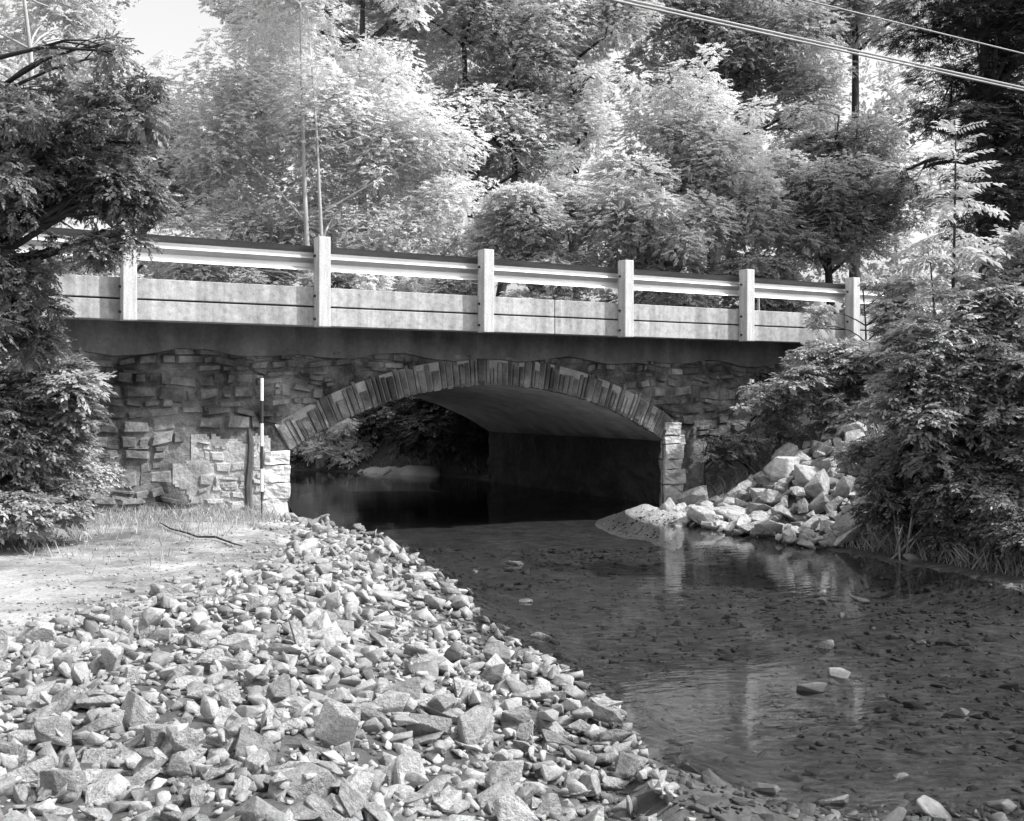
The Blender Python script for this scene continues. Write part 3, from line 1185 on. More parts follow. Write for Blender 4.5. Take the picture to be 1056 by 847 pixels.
tag(cob.build('cobbles', mt), 'wet cobbles lying in the shallows of the stream bed', 'cobbles', kind='stuff')

# silt bar behind the arch
mb = MB()
c = at_ground(412, 484, .06)
vs, fs = [], []
for j in range(33):
    for i in range(33):
        dx_, dy_ = (i / 16 - 1) * 1.7, (j / 16 - 1) * 3.4
        p = Vector((c.x + dx_ - .25 * dy_, c.y + .6 + dy_, 0))
        rr_ = math.hypot(dx_ / 1.5, dy_ / 3.0) + .28 * mnoise.fractal(Vector((p.x * .9, p.y * .9, 5)), .9, 2, 4)
        vs.append((p.x, p.y, -.24 + .43 * float(sst((1.05 - rr_) / .6)) + .015 * mnoise.noise(p * 4)))
for j in range(32):
    for i in range(32):
        k = j * 33 + i
        fs.append((k, k + 1, k + 34, k + 33))
mb.add(vs, fs)
tag(mb.build('sand_bar', M['silt'], smooth=True), kind='structure')

# ------------------------------------------------------------------ foliage
def leaf_quad(base, d, nrm, L, W, droop=.15, fold=.12):
    d = d / np.linalg.norm(d)
    s = np.cross(nrm, d)
    s /= np.linalg.norm(s) + 1e-9
    n_ = np.cross(d, s)
    return np.array([base, base + d * L * .45 + s * W * .5 + n_ * W * fold, base + d * L - n_ * L * droop, base + d * L * .45 - s * W * .5 + n_ * W * fold])


def sprig(kind, seed):
    r = np.random.default_rng(seed)
    q = []
    up = np.array([0, 0, 1.])
    if kind == 'spray':            # flat alternate spray, unit length
        for i in range(11):
            t = .12 + .88 * i / 10
            sd = 1 if i % 2 else -1
            ang = math.radians(r.uniform(35, 65)) * sd if i < 10 else 0
            b_ = np.array([t * .85, 0, -.10 * t * t + r.uniform(-.03, .03)])
            d = np.array([math.cos(ang), math.sin(ang), r.uniform(-.35, .15)])
            q.append(leaf_quad(b_, d, up + r.normal(0, .3, 3), r.uniform(.26, .38), r.uniform(.14, .2), .12))
    elif kind == 'tuft':           # leaves in all directions
        for i in range(12):
            d = r.normal(size=3)
            d[2] = abs(d[2]) * .6
            b_ = r.normal(0, .16, 3)
            q.append(leaf_quad(b_, d, up + r.normal(0, .6, 3), r.uniform(.3, .5), r.uniform(.16, .26), .12))
    elif kind == 'lance':          # long narrow hanging leaves
        for i in range(11):
            t = .1 + .9 * i / 10
            sd = 1 if i % 2 else -1
            ang = math.radians(r.uniform(25, 60)) * sd
            b_ = np.array([t * .8, 0, -.2 * t * t])
            d = np.array([math.cos(ang), math.sin(ang), r.uniform(-.9, -.05)])
            q.append(leaf_quad(b_, d, up + r.normal(0, .4, 3), r.uniform(.34, .5), r.uniform(.1, .14), .15))
    elif kind == 'pinnate':        # one long compound leaf
        for i in range(9):
            t = .14 + .8 * i / 8
            for sd in (-1, 1):
                ang = math.radians(r.uniform(55, 75)) * sd
                b_ = np.array([t, 0, .12 * t - .38 * t * t])
                d = np.array([math.cos(ang), math.sin(ang), r.uniform(-.5, -.15)])
                q.append(leaf_quad(b_, d, up + r.normal(0, .12, 3), r.uniform(.22, .28) * (1.05 - .45 * abs(t - .5)), r.uniform(.07, .09), .1))
        q.append(leaf_quad(np.array([.94, 0, -.22]), np.array([1, 0, -.4]), up, .2, .08))
    elif kind == 'needle':         # flat conifer spray
        for i in range(15):
            t = .05 + .95 * i / 14
            sd = 1 if i % 2 else -1
            b_ = np.array([t * .9, 0, -.12 * t * t])
            ang = math.radians(r.uniform(35, 60)) * sd
            d = np.array([math.cos(ang), math.sin(ang), r.uniform(-.3, 0)])
            q.append(leaf_quad(b_, d, up + r.normal(0, .2, 3), r.uniform(.25, .45) * (1.1 - .7 * t), r.uniform(.05, .08), .1))
    return np.array(q)


KINDS = {k: [sprig(k, 100 + i * 7 + len(k)) for i in range(5)] for k in ('spray', 'tuft', 'lance', 'pinnate', 'needle')}


def foliage(name, clumps, n, kind, size, mat, parent, seed, droop=.15, flat=.8, shell=.45, tvar=.25, clip=None, upbias=.25):
    """clumps: list of (centre, (rx,ry,rz)); n sprigs shared by clump surface area"""
    if name == 'far_woods':
        n, size = int(n * 1.6), size * .75
    elif size > .45:
        n, size = int(n * 4.8), size * .44
    elif kind in ('lance', 'spray'):
        n, size = int(n * 2.6), size * .60
    r = np.random.default_rng(seed)
    C = np.array([c[0][:] for c in clumps], float)
    RR = np.array([c[1] for c in clumps], float)
    w = (RR[:, 0] * RR[:, 2] + RR[:, 0] * RR[:, 1])
    which = r.choice(len(clumps), n, p=w / w.sum())
    d = r.normal(size=(n, 3))
    d[:, 2] += upbias
    d /= np.linalg.norm(d, axis=1)[:, None]
    rad = shell + (1.05 - shell) * r.random(n) ** .6
    pos = C[which] + d * RR[which] * rad[:, None]
    ax = d + r.normal(0, .5, (n, 3))
    ax[:, 2] = ax[:, 2] * (1 - flat) - droop + r.normal(0, .15, n)
    ax /= np.linalg.norm(ax, axis=1)[:, None]
    up = np.tile(np.array([0, 0, 1.]), (n, 1)) * (.35 + flat) + d * .5 + r.normal(0, .22, (n, 3))
    side = np.cross(up, ax)
    side /= np.linalg.norm(side, axis=1)[:, None] + 1e-9
    nm = np.cross(ax, side)
    sc = size * r.uniform(.65, 1.25, n)
    Rm = np.stack([ax, side, nm], 1)              # rows
    ctone = np.clip(r.normal(.5, tvar * 1.3, len(clumps)), 0.02, .98)
    tone = np.clip(ctone[which] + r.normal(0, .14, n), 0, 1)
    V, T = [], []
    tv = r.integers(0, 5, n)
    for k in range(5):
        sel = np.where(tv == k)[0]
        if len(sel) == 0:
            continue
        tpl = KINDS[kind][k]
        nl = len(tpl)
        pts = tpl.reshape(-1, 3)
        v = np.einsum('pi,nij->npj', pts, Rm[sel]) * sc[sel][:, None, None] + pos[sel][:, None, :]
        tt = np.repeat(np.clip(tone[sel][:, None] + r.normal(0, .08, (len(sel), nl)), 0, 1), 4, axis=1)
        V.append(v.reshape(-1, 3))
        T.append(tt.reshape(-1))
    V = np.concatenate(V)
    T = np.concatenate(T)
    # drop leaves that would sink into the ground or poke into the bridge
    q = V.reshape(-1, 4, 3)
    cx_ = q.mean(1)
    u, v_ = to_uv(cx_[:, 0], cx_[:, 1])
    bad = (u > W0 - .3) & (u < W1 + .3) & (v_ > -.02) & (v_ < 7.95) & (cx_[:, 2] < 3.95)
    bad |= cx_[:, 2] < height(cx_[:, 0], cx_[:, 1]) - .02
    bad |= cx_[:, 2] < .03
    if clip is not None:
        bad |= clip(cx_)
    q = q[~bad]
    T = T.reshape(-1, 4)[~bad].ravel()
    V = q.reshape(-1, 3)
    f = np.arange(len(V), dtype=np.int32).reshape(-1, 4)
    return np_mesh(name, V, f, mat, parent, tone=T)


def clumps_in(ells, seed, flat=.75):
    """ells: (centre, (rx,ry,rz), count, clump radius) -> clumps spread towards each ellipsoid's shell"""
    r = np.random.default_rng(seed)
    res = []
    for c, rr, cnt, cr in ells:
        c = np.array(c[:])
        for k in range(cnt):
            d = r.normal(size=3)
            d /= np.linalg.norm(d)
            t = r.random() ** .45
            p = c + d * np.array(rr) * t * .88
            s_ = cr * r.uniform(.55, 1.3)
            if r.random() < .28:                      # sprays that break the outline
                p = c + d * np.array(rr) * r.uniform(.95, 1.3)
                s_ = cr * r.uniform(.3, .6)
            res.append((Vector(p), (s_, s_, s_ * flat)))
    return res


def branch_path(a_, b_, r, sag=.15, n=5):
    a_, b_ = Vector(a_), Vector(b_)
    pts = []
    L_ = (b_ - a_).length
    off = Vector(r.normal(0, .06, 3)) * L_
    for k in range(n):
        t = k / (n - 1)
        p = a_.lerp(b_, t)
        p.z += L_ * sag * math.sin(math.pi * t) * .7
        p += off * math.sin(math.pi * t)
        pts.append(p)
    return pts


def tree(name, label, cat, base, stems, ells, n, kind, size, leafmat, barkmat, seed, group=None, r0=.15, limbs=26, droop=.15, flat=.8, shell=.45,
         cflat=.75, tvar=.25, twigs=2, clip=None, trunk_name='trunk', crown_name='crown'):
    """stems: list of top points (the first is the leader)"""
    r = np.random.default_rng(seed)
    bx, by = base
    bz = hz(bx, by)
    root = empty(name, (bx, by, bz))
    tag(root, label, cat, group)
    off = Vector((bx, by, bz))
    cl = clumps_in(ells, seed + 1, cflat)
    mb = MB()
    paths = []
    for si, s_ in enumerate(stems):
        top = Vector(s_)
        a_ = Vector((bx + .1 * si, by, bz - .2))
        pts = []
        o1 = Vector((r.normal(0, .025), r.normal(0, .025), 0)) * (top - a_).length
        for k in range(9):
            t = k / 8
            pts.append(a_.lerp(top, t) + o1 * math.sin(math.pi * t) + Vector(r.normal(0, .01, 3)))
        paths.append(pts)
        k0 = .8 if si else 1
        mb.tube([p - off for p in pts], [max(r0 * k0 * (1 - .85 * k / 8), .012) for k in range(9)], 8)
    sel = list(range(len(cl)))
    r.shuffle(sel)
    for i in sel[:limbs]:
        c = cl[i][0]
        pts = paths[int(r.integers(len(paths)))]
        best = None
        for k, p in enumerate(pts[2:], 2):
            hd = math.hypot(p.x - c.x, p.y - c.y)
            dz = c.z - p.z
            cost = abs(dz - hd * .45) + (3 if dz < -.3 * hd else 0)
            if best is None or cost < best[0]:
                best = (cost, k)
        k = best[1]
        rb = max(r0 * (1 - .85 * k / 8) * .6, .012)
        bpth = branch_path(pts[k], c, r)
        mb.tube([p - off for p in bpth], [rb, rb * .8, rb * .6, rb * .45, max(rb * .25, .006)], 6)
        for w in range(twigs):
            e = c + Vector(r.normal(0, 1, 3)) * cl[i][1][0] * .7
            st = bpth[3]
            mb.tube([p - off for p in branch_path(st, e, r, n=4)], [rb * .35, rb * .28, rb * .2, .005], 5)
    mb.build(trunk_name, barkmat, root, smooth=True)
    cr = foliage(crown_name, [(c - off, q) for c, q in cl], n, kind, size, leafmat, root, seed + 2, droop, flat, shell, tvar,
                 clip=None) if False else _crown(crown_name, cl, n, kind, size, leafmat, root, off, seed + 2, droop, flat, shell, tvar, clip)
    return root


def _crown(name, cl, n, kind, size, mat, root, off, seed, droop, flat, shell, tvar, clip):
    o = foliage(name, cl, n, kind, size, mat, root, seed, droop, flat, shell, tvar, clip)
    me = o.data
    co = np.empty(len(me.vertices) * 3, dtype=np.float32)
    me.vertices.foreach_get('co', co)
    co = co.reshape(-1, 3) - np.array(off[:], dtype=np.float32)
    me.vertices.foreach_set('co', co.ravel())
    me.update()
    return o


def E(px, py, d, rx, ry, cnt, cr, dep=None):
    """ellipsoid from picture measurements at a chosen depth"""
    k = d / F
    return (at(px, py, d), (rx * k, (dep if dep else rx * k * .9), ry * k), cnt, cr)


LF = {
    'bankdark': mat_leaf('leaf_bank_dark', .20, .35, .06, .6),
    'bankmid': mat_leaf('leaf_bank_mid', .30, .38, .06, .5),
    'lowbush': mat_leaf('leaf_lowbush', .32, .35, .06, .5),
    'bright': mat_leaf('leaf_bright', .86, .52, .06, .40),
    'light': mat_leaf('leaf_light', .78, .47, .06, .40),
    'mid': mat_leaf('leaf_mid', .74, .46, .06, .40),
    'grey': mat_leaf('leaf_grey', .50, .42, .05, .40),
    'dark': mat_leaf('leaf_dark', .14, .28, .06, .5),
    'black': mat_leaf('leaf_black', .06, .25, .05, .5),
    'sapling': mat_leaf('leaf_sapling', .62, .42, .08, .35),
    'shrub': mat_leaf('leaf_shrub', .46, .4, .08, .5),
    'left': mat_leaf('leaf_left', .21, .36, .05, .6),  # low tone stands in for the shade over the left tree
}


def gpos(px, d):
    return ((px - CX) / F * d, d)


# -- trees beyond the bridge
tree('broadleaf_tree', 'very bright spreading tree with two slim pale stems behind the left half of the bridge', 'tree', gpos(330, 27.3),
     [at(310, -30, 27.0), at(318, 20, 26.9)],
     [E(335, 130, 29.4, 140, 120, 60, 1.0, 2.3), E(425, 180, 28.5, 62, 75, 26, .85), E(235, 150, 29, 60, 105, 28, .9), E(330, 250, 28.9, 150, 45, 34, .8, 1.6), E(330, 0, 29.5, 110, 70, 26, .9), E(210, 255, 28, 40, 40, 10, .7)],
     6200, 'spray', .52, LF['bright'], M['palebark'], 31, r0=.10, limbs=16)
tree('broadleaf_tree', 'rounded bright bushy tree rising behind the right middle of the bridge', 'tree', gpos(700, 27.5),
     [at(712, 110, 27.5)],
     [E(712, 150, 28, 72, 72, 34, .85), E(680, 220, 27.5, 100, 60, 34, .85), E(760, 220, 27.5, 50, 60, 16, .75)],
     4200, 'spray', .5, LF['light'], M['bark'], 41, r0=.13)
tree('broadleaf_tree', 'smaller light tree left of the rounded bushy tree behind the bridge', 'tree', gpos(548, 27),
     [at(552, 200, 27)],
     [E(548, 235, 27, 55, 45, 22, .7), E(590, 200, 27.4, 35, 45, 12, .65), E(520, 255, 27, 35, 30, 10, .6)],
     2200, 'spray', .48, LF['light'], M['bark'], 43, r0=.09)
tree('forest_tree', 'tall grey tree with forked dark limbs behind the gap right of the very bright tree', 'tree', gpos(500, 37),
     [at(478, -60, 37), at(520, -40, 37)],
     [E(480, 20, 37, 60, 120, 34, 1.1), E(530, 110, 37, 50, 90, 24, 1.0), E(470, 150, 38, 40, 70, 14, .9)],
     3600, 'spray', .62, LF['mid'], M['darkbark'], 51, group=None, r0=.22)
tree('forest_tree', 'tall light-crowned forest tree above the smaller light tree', 'tree', gpos(590, 38),
     [at(590, -120, 38)],
     [E(575, 30, 38, 70, 110, 40, 1.1), E(640, -20, 38, 60, 70, 20, 1.0), E(580, 130, 38, 60, 60, 20, 1.0)],
     4000, 'spray', .62, LF['light'], M['darkbark'], 53, r0=.22)
tree('forest_tree', 'tall dark forest tree above the rounded bushy tree', 'tree', gpos(730, 40),
     [at(705, -120, 40), at(760, -80, 40)],
     [E(700, 10, 40, 60, 110, 26, 1.15), E(780, 40, 40, 70, 100, 34, 1.15), E(840, 90, 40, 40, 60, 12, 1.0), E(740, 120, 41, 70, 60, 14, 1.0)],
     4200, 'spray', .66, LF['grey'], M['darkbark'], 55, r0=.26)
tree('forest_tree', 'high grey forest tree at the top right under the wires', 'tree', gpos(880, 42),
     [at(880, -140, 42)],
     [E(870, 0, 42, 80, 70, 32, 1.2), E(900, -70, 42, 80, 60, 20, 1.2)],
     2800, 'spray', .68, LF['mid'], M['darkbark'], 57, r0=.26)
tree('broadleaf_tree', 'dense mid-grey tree behind the right end of the guardrail', 'tree', gpos(862, 28),
     [at(865, 120, 28)],
     [E(848, 205, 28.5, 66, 42, 18, .7), E(882, 150, 28.8, 44, 55, 14, .65), E(832, 150, 29, 34, 34, 9, .55), E(845, 245, 28, 70, 26, 14, .6), E(912, 210, 28, 40, 50, 12, .6), E(800, 215, 28.6, 30, 30, 7, .5)],
     3400, 'spray', .5, LF['grey'], M['darkbark'], 59, r0=.14)
tree('hemlock_tree', 'very dark tree with level drooping branches at the top right edge', 'tree', gpos(1020, 25),
     [at(1015, -160, 25)],
     [E(1010, 20, 25, 85, 60, 34, .7), E(1010, 120, 25, 75, 80, 34, .7), E(1020, 215, 25, 75, 60, 30, .7), E(990, -70, 25, 100, 60, 30, .7), E(1060, 100, 25.5, 60, 170, 40, .8)],
     4200, 'needle', .6, LF['black'], M['darkbark'], 61, r0=.22, cflat=.3, flat=.92, limbs=60)
tree('slender_tree', 'thin tree with a bare pale trunk and airy crown at the top left corner', 'tree', gpos(18, 17),
     [at(17, -60, 17)],
     [E(60, 5, 18.5, 40, 35, 10, .4), E(85, 60, 18.5, 40, 26, 8, .35), E(20, -50, 18, 80, 40, 14, .45), E(-30, 40, 18.5, 28, 60, 8, .4), E(22, 20, 19, 30, 25, 5, .35)],
     800, 'spray', .36, LF['light'], M['palebark'], 63, r0=.10, limbs=30)
tree('broadleaf_tree', 'soft grey tree in the haze between the dark left tree and the very bright tree', 'tree', gpos(140, 32),
     [at(140, 110, 32)],
     [E(140, 150, 32, 70, 90, 36, .9), E(80, 130, 33, 60, 90, 24, .9), E(185, 190, 32, 40, 60, 16, .8), E(30, 150, 33, 60, 80, 16, .9)],
     4200, 'spray', .55, LF['light'], M['bark'], 65, r0=.15)
tree('forest_tree', 'pale forest tree filling the back above the very bright tree', 'tree', gpos(380, 40),
     [at(380, -140, 40)],
     [E(360, -20, 40, 90, 80, 30, 1.1), E(430, 20, 40, 50, 80, 18, 1.0), E(260, 20, 41, 40, 50, 9, .9)],
     3000, 'spray', .66, LF['light'], M['bark'], 67, r0=.22)

# -- shrubs along the road behind the bridge
for i, (px, py, d, rx, ry, mt_, lb) in enumerate([
        (190, 282, 29, 45, 26, 'light', 'leafy shrub seen under the guardrail in the first bay from the left'),
        (270, 288, 28.5, 48, 22, 'light', 'shrub under the guardrail just left of the second post'),
        (385, 288, 27.6, 52, 22, 'bright', 'bright shrub under the guardrail in the second full bay'),
        (465, 292, 27, 34, 22, 'mid', 'darker shrub behind the guardrail left of the third post'),
        (560, 285, 26.5, 45, 20, 'mid', 'shrub behind the guardrail below the smaller light tree'),
        (680, 285, 27, 50, 22, 'grey', 'dark shrub behind the guardrail under the rounded bushy tree'),
        (780, 282, 27, 45, 24, 'grey', 'dark shrub behind the guardrail left of the old posts'),
        (95, 275, 23, 40, 40, 'light', 'pale shrub behind the left end of the parapet')]):
    b_ = gpos(px, d)
    tree('roadside_shrub', lb, 'shrub', b_, [at(px, py - ry * .5, d)], [E(px, py, d, rx, ry, 14, .45), E(px, py + ry + 12, d, rx, ry, 12, .45)],
         1100, 'spray', .4, LF[mt_], M['bark'], 200 + 5 * i, r0=.04, limbs=12, group='shrubs behind the guardrail', trunk_name='stem', crown_name='leaves')
# growth seen through the arch
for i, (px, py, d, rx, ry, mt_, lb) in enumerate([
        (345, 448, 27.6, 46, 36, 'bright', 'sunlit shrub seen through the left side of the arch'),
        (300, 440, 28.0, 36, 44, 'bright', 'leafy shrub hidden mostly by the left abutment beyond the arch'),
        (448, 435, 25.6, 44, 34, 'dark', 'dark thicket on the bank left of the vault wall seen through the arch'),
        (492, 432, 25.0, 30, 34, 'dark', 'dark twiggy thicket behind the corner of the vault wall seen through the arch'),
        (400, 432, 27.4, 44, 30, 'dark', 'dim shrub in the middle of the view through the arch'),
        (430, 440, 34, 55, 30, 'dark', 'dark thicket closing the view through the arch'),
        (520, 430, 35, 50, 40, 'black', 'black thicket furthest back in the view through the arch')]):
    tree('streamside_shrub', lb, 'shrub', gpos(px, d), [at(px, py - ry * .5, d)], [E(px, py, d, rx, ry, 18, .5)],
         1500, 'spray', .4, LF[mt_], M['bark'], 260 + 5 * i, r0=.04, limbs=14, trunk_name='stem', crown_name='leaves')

# -- far woods, one mass
r = np.random.default_rng(77)
wc = []
for k in range(520):
    px = r.uniform(-900, 1900)
    d = r.uniform(50, 66)
    py = r.uniform(-260, 330)
    if 120 < px < 260 and py < 70:
        continue
    if 640 < px < 740 and -10 < py < 60 and r.random() < .6:
        continue
    if py < 120 and r.random() < .35:
        continue
    s_ = r.uniform(1.6, 2.8)
    wc.append((at(px, py, d), (s_, s_, s_ * .8)))
fw = foliage('far_woods', wc, 16000, 'tuft', 1.0, LF['grey'], None, 78, droop=.1, flat=.5, shell=.3)
tag(fw, 'far-off woods closing the view behind the trees beyond the bridge', 'woods', kind='stuff')

# -- left bank
tree('overhanging_tree', 'dark narrow-leaved tree hanging over the left end of the bridge', 'tree', gpos(-75, 10),
     [at(-20, 40, 9.8), at(-110, -80, 10)],
     [E(40, 175, 9.6, 95, 70, 50, .22), E(-15, 290, 9.6, 82, 60, 30, .21), E(120, 125, 9.5, 50, 26, 9, .17), E(135, 195, 9.5, 40, 40, 15, .17), E(-70, 200, 9.8, 80, 170, 40, .3),
      E(50, 105, 9.7, 70, 34, 9, .15), E(152, 92, 9.5, 30, 16, 4, .1), E(95, 62, 9.6, 45, 24, 5, .11), E(95, 262, 9.5, 34, 26, 7, .12), E(132, 248, 9.5, 20, 22, 4, .1), E(5, 350, 9.9, 55, 30, 12, .18)],
     6200, 'spray', .21, LF['left'], M['darkbark'], 81, r0=.13, limbs=70, droop=.35, flat=.5, shell=.2)
tree('leafy_bush', 'bush with broad lit leaves below the dark overhanging tree at the left edge', 'bush', gpos(20, 11.2),
     [at(40, 375, 11)],
     [E(50, 390, 10.9, 38, 22, 16, .17), E(12, 440, 10.9, 48, 50, 26, .22), E(-40, 420, 11, 60, 80, 20, .28), E(75, 430, 11, 18, 30, 7, .16), E(10, 485, 11.3, 60, 34, 16, .22), E(15, 508, 11.0, 62, 20, 14, .15), E(62, 515, 11.2, 34, 14, 8, .12), E(-5, 528, 10.6, 50, 16, 12, .13), E(40, 530, 10.8, 34, 12, 8, .11), E(70, 480, 11.8, 26, 26, 7, .18)],
     4100, 'spray', .30, LF['lowbush'], M['darkbark'], 83, r0=.03, limbs=24, group=None, trunk_name='stem', crown_name='leaves')
tree('leafy_bush', 'low dim bush at the foot of the left end of the stone wall', 'bush', gpos(95, 13.0),
     [at(96, 478, 13)],
     [E(98, 490, 13.1, 20, 20, 7, .16), E(70, 485, 12.8, 26, 24, 8, .18)],
     340, 'spray', .28, LF['grey'], M['darkbark'], 85, r0=.02, limbs=10, trunk_name='stem', crown_name='leaves')

# -- right bank
def shrub(px, py, d, parts, n, kind, size, mt_, seed, label, **kw):
    return tree('bank_shrub', label, 'shrub', gpos(px, d), [at(px, py, d)], parts, n, kind, size, LF[mt_], M['darkbark'], seed, r0=.035, limbs=18,
                group='shrubs on the right bank', trunk_name='stem', crown_name='leaves', **kw)


shrub(890, 300, 18.2, [E(930, 322, 18.2, 32, 28, 12, .22), E(868, 362, 18.0, 34, 13, 9, .17), E(930, 290, 18, 30, 22, 8, .22), E(845, 315, 18.2, 8, 22, 3, .12)], 1300, 'spray', .32, 'sapling', 301,
      'sunlit shrub with pale leaves covering the right end of the parapet')
shrub(850, 390, 17.4, [E(860, 385, 17.4, 50, 28, 18, .25), E(805, 410, 17.3, 32, 22, 10, .22), E(920, 380, 17, 45, 40, 16, .26), E(880, 430, 17.2, 45, 24, 12, .24)], 2100, 'spray', .32, 'shrub', 305,
      'shrub with arching shoots sloping down above the boulder heap')
shrub(775, 425, 18.4, [E(775, 430, 18.3, 26, 30, 10, .2), E(810, 440, 18, 28, 30, 9, .22), E(745, 470, 18.2, 12, 14, 3, .14)], 520, 'spray', .28, 'grey', 309,
      'thin dim shrub against the stone wall right of the arch')
shrub(1010, 310, 12.4, [E(1015, 315, 12.4, 45, 36, 20, .2), E(965, 350, 12.4, 40, 30, 16, .2), E(1065, 290, 12.6, 40, 50, 16, .24), E(935, 360, 12.6, 20, 18, 6, .14)], 2000, 'spray', .32, 'shrub', 313,
      'broad shrub with lit upper leaves at the right edge around the sapling')
shrub(1035, 420, 11.9, [E(1040, 400, 12, 50, 60, 26, .24), E(955, 420, 12.1, 58, 45, 26, .22), E(1090, 420, 11.8, 50, 90, 20, .25)], 2800, 'spray', .32, 'bankmid', 317,
      'dark hanging shrub in the middle of the right bank')
shrub(960, 520, 12.6, [E(945, 515, 12.5, 55, 32, 22, .22), E(1010, 515, 12, 50, 38, 22, .22), E(1050, 550, 11.2, 40, 40, 16, .22), E(985, 555, 11.9, 36, 22, 10, .18), E(955, 470, 12.6, 50, 24, 14, .2), E(1025, 472, 12.2, 50, 26, 14, .2), E(900, 470, 13.4, 18, 20, 5, .16)], 4300, 'spray', .25, 'bankdark', 321,
      'low tangled shrub overhanging the water along the right bank')
shrub(728, 462, 17.9, [E(735, 462, 17.9, 20, 18, 7, .15), E(770, 455, 17.6, 30, 16, 8, .15)], 420, 'spray', .22, 'bankmid', 325,
      'wispy low shrub rooted above the heap of boulders against the wall')
# sapling
sp = gpos(968, 12.6)
sroot = empty('sapling', (sp[0], sp[1], hz(*sp)))
tag(sroot, 'slim upright sapling with tiers of long compound leaves on the right bank', 'sapling')
off = Vector(sroot.location)
topv = at(985, 135, 12.6)
a_ = Vector((sp[0], sp[1], off.z - .1))
mb = MB()
pth = [a_.lerp(topv, t) + Vector((.05 * math.sin(3 * t), 0, 0)) for t in np.linspace(0, 1, 9)]
mb.tube([p - off for p in pth], [.035 - .0032 * k for k in range(9)], 8)
p2 = at(975, 210, 14.1)
mb.tube([p - off for p in (pth[3], pth[3] + Vector((-.12, .05, .5)), at(958, 250, 12.7))], [.018, .014, .006], 6)
mb.build('trunk', M['darkbark'], sroot, smooth=True)
r = np.random.default_rng(91)
V, T = [], []
for k in range(100):
    t = r.uniform(.5, 1.0)
    p = a_.lerp(topv, t)
    yaw = k * 2.4 + r.uniform(-.4, .4)
    Ls = (.60 - .3 * max(0, (t - .8) / .2)) * r.uniform(.75, 1.1) * (.7 if t < .56 else 1)
    pitch = r.uniform(-.1, .35) + .5 * max(0, (t - .85) / .15)
    R = np.array(Matrix.Rotation(yaw, 3, 'Z') @ Matrix.Rotation(-pitch, 3, 'Y') @ Matrix.Rotation(r.normal(0, .25), 3, 'X'))
    tpl = KINDS['pinnate'][k % 5].reshape(-1, 3) * Ls
    V.append(tpl @ R.T + np.array((p - off)[:]))
    T.append(np.clip(r.normal(.5, .15) + np.repeat(r.normal(0, .08, len(tpl) // 4), 4), 0, 1))
V = np.concatenate(V)
np_mesh('leaves', V, np.arange(len(V), dtype=np.int32).reshape(-1, 4), LF['sapling'], sroot, tone=np.concatenate(T))

# bare bent stems on the right bank
mb = MB()
r = np.random.default_rng(5)
b0 = at(928, 572, 12.2)
b0.z = hz(b0.x, b0.y)
for k in range(9):
    e = at(r.uniform(905, 985), r.uniform(490, 560), 12.0 + r.uniform(-.3, .4))
    mid_ = b0.lerp(e, .5) + Vector((r.uniform(-.1, .1), 0, r.uniform(.05, .25)))
    st = b0 + Vector((r.uniform(-.12, .25), r.uniform(-.1, .1), -.02))
    mb.tube([st - b0, st.lerp(mid_, .6) - b0, mid_ - b0, e - b0], [.014, .012, .009, .004], 6)
o = mb.build('bare_stems', M['twig'], smooth=True)
o.location = b0
tag(o, 'clump of bare bent stems at the waterline under the right bank shrubs', 'stems')

# ground cover
def blades(name, pts, hmin, hmax, w, mat, seed):
    r = np.random.default_rng(seed)
    n = len(pts)
    yaw = r.uniform(0, 6.28, n)
    h = r.uniform(hmin, hmax, n)
    lean = r.normal(0, .4, (n, 2)) * h[:, None]
    dx = np.stack([np.cos(yaw), np.sin(yaw), np.zeros(n)], 1) * w
    tip = pts + np.concatenate([lean, h[:, None]], 1)
    mid_ = pts + np.concatenate([lean * .52, (h * .6)[:, None]], 1)
    V = np.stack([pts - dx * .5, pts + dx * .5, mid_ + dx * .4, tip], 1)
    V2 = V.reshape(-1, 3)
    t = np.repeat(r.uniform(.1, .9, n), 4)
    return np_mesh(name, V2, np.arange(len(V2), dtype=np.int32).reshape(-1, 4), mat, None, tone=t)


r = np.random.default_rng(15)
gp_ = []
while len(gp_) < 13000:
    x, y = r.uniform(-9, -3.0), r.uniform(9.0, 15.5)
    u, v = to_uv(x, y)
    if v > V_W - .15 and u > -2.6:
        continue
    dens = np.clip((v + 2.9) / 2.4, 0, 1) * (.25 + .75 * (wob(x, y, 2.2) > .1)) + (x < -4.9) * .35 * (wob(x, y, 3) > 0) + .05 * (wob(x, y, 3.1) > .35)
    if r.random() > dens:
        continue
    gp_.append((x, y, hz(x, y) - .01))
gm = mat_leaf('leaf_grass', .38, .35, .05, .5)
tag(blades('grass', np.array(gp_), .03, .15, .0075, gm, 16), 'grass and weeds growing on the sand in front of the stone wall', 'grass', kind='stuff')
gp_ = []
while len(gp_) < 18000:
    y = r.uniform(8, 18.5)
    x = xr_of(y) + abs(r.normal(0, 2.0)) + .25
    if in_poly(x, y, PPOLY) or (x < 4.7 and y > 14.2 and r.random() < .6):
        continue
    u, v = to_uv(x, y)
    if v > V_W - .2 and u < 13.5:
        continue
    gp_.append((x, y, hz(x, y) - .01))
while len(gp_) < 26000:
    y = r.uniform(22, 33)
    x = r.uniform(-14, 4)
    if hz(x, y) > .06:
        gp_.append((x, y, hz(x, y) - .01))
tag(blades('undergrowth', np.array(gp_), .06, .30, .011, LF['bankmid'], 17), 'rank undergrowth covering the right bank and the ground beyond the arch', 'undergrowth', kind='stuff')

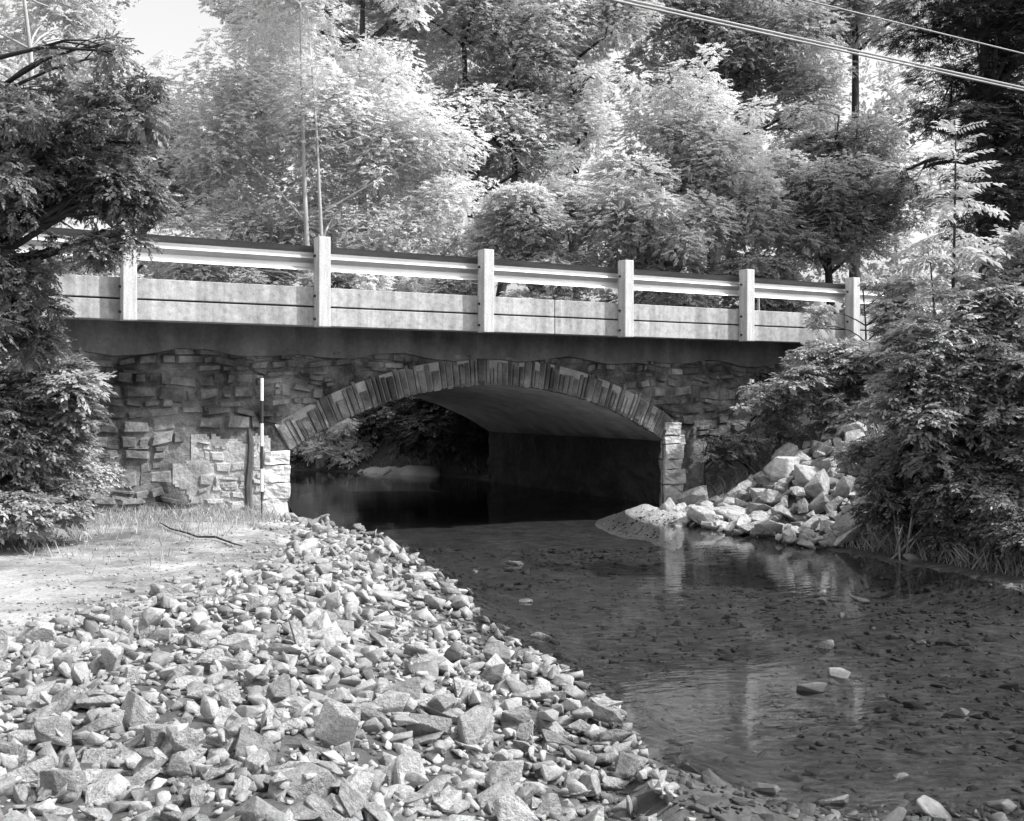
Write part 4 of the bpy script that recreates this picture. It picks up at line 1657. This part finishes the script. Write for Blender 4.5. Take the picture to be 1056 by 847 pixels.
# ------------------------------------------------------------------ small things
# range pole
rp = at(270, 508, 14.0)
gz = hz(rp.x, rp.y)
mb = MB()
ztop = EYE - (390 - HY) / F * 14.0
zbot = EYE - (507 - HY) / F * 14.0
mb.tube([(0, 0, gz - .1), (0, 0, zbot)], [.004, .012], 10, mi=1)
for k in range(5):
    a_, b_ = zbot + (ztop - zbot) * k / 5, zbot + (ztop - zbot) * (k + 1) / 5
    mb.tube([(0, 0, a_), (0, 0, b_)], .021, 10, mi=0 if k % 2 == 0 else 1)
o = mb.build('range_pole', [M['whiteband'], M['darkband']])
o.location = (rp.x, rp.y, 0)
tag(o, 'banded black and white survey pole standing against the wall left of the arch', 'survey pole')

# old posts beyond the guardrail
pb = gpos(811, 30)
pe = empty('marker_posts', (pb[0], pb[1], hz(*pb)))
tag(pe, 'pair of grey wooden posts rising behind the guardrail near its right end', 'posts')
zt = at(811, 258, 30).z - pe.location.z
for dx_, w, zz in ((-.05, .12, zt), (.19, .05, zt - .2)):
    q = MB()
    q.box(dx_ - w, dx_ + w, -w, w, -.2, zz)
    q.build('post', M['oldwood'], pe, bevel=.01)
mb = MB()
q = from_uv(10.45, .6, 2.985)
mb.tube([(0, 0, 0), (0, 0, .56)], .022, 8)
o = mb.build('thin_rod', M['postpaint'])
o.location = q
tag(o, 'thin white rod standing in the gap under the guardrail in the last bay', 'rod')

# wires along the road
def wire(name, v, z, rad, label, strands):
    mb = MB()
    for k in range(strands):
        pts = []
        for j in range(41):
            t = j / 40
            u = -45 + 115 * t
            q = from_uv(u, v, z + .25 * ((u - 12) / 40) ** 2 + (.055 * k))
            pts.append(q)
        mb.tube(pts, rad, 7)
    return tag(mb.build(name, M['cable'], smooth=True), label, 'cable')


wire('overhead_cable', .1, 7.78, .02, 'lower thick doubled overhead cable crossing the top right corner', 2)
wire('overhead_cable', .1, 8.50, .014, 'thin upper overhead cable crossing the top right corner', 1)

# driftwood on the sand
mb = MB()
pts = [at_ground(165, 530, .44), at_ground(176, 540, .40), at_ground(192, 541, .42), at_ground(204, 548, .40), at_ground(222, 546, .42), at_ground(238, 553, .4), at_ground(250, 554, .42)]
mb.tube([p + Vector((0, 0, .02)) for p in [Vector((q.x, q.y, hz(q.x, q.y) + .012)) for q in pts]], [.005, .009, .012, .010, .013, .009, .006], 6)
tag(mb.build('fallen_branch', M['darkbark'], smooth=True), 'crooked dark branch lying on the bare sand of the left bank', 'branch')

# ------------------------------------------------------------------ camera, sky, sun
cam = bpy.data.cameras.new('camera')
co = bpy.data.objects.new('camera', cam)
COL.objects.link(co)
co.location = (0, 0, EYE)
co.rotation_euler = (math.pi / 2, 0, 0)
cam.sensor_width = 36
cam.lens = F / 1056 * 36
cam.shift_y = -(423.5 - HY) / 1056
cam.clip_end = 2000
scn.camera = co

SUN_AZ = math.radians(100)       # clockwise from +Y
SUN_EL = math.radians(47)
w = bpy.data.worlds.new('World')
scn.world = w
w.use_nodes = True
nt = w.node_tree
bg = nt.nodes['Background']
sky = nt.nodes.new('ShaderNodeTexSky')
sky.sky_type = 'NISHITA'
sky.sun_disc = False
sky.sun_elevation = SUN_EL
sky.sun_rotation = SUN_AZ
sky.dust_density = 4
bw = nt.nodes.new('ShaderNodeSeparateColor')        # blue-sensitive black-and-white film sees the sky's blue light
nt.links.new(sky.outputs[0], bw.inputs[0])
gain = mul(nt, bw.outputs['Blue'], 1.85)
nt.links.new(gain, bg.inputs[0])
bg.inputs[1].default_value = .15
sl = bpy.data.lights.new('sun', 'SUN')
so = bpy.data.objects.new('sun', sl)
COL.objects.link(so)
sl.energy = 5.0
sl.angle = math.radians(.53)
sl.color = (1, 1, 1)
sd = Vector((math.sin(SUN_AZ) * math.cos(SUN_EL), math.cos(SUN_AZ) * math.cos(SUN_EL), math.sin(SUN_EL)))
so.rotation_euler = sd.to_track_quat('Z', 'Y').to_euler()
so.location = sd * 40

scn.view_settings.view_transform = 'Standard'
scn.view_settings.look = 'None'
scn.view_settings.exposure = 0
scn.render.engine = 'CYCLES'
scn.cycles.use_denoising = True
scn.cycles.max_bounces = 6
scn.cycles.transparent_max_bounces = 12
scn.cycles.caustics_reflective = True
scn.cycles.blur_glossy = 4.0
scn.cycles.sample_clamp_indirect = 6
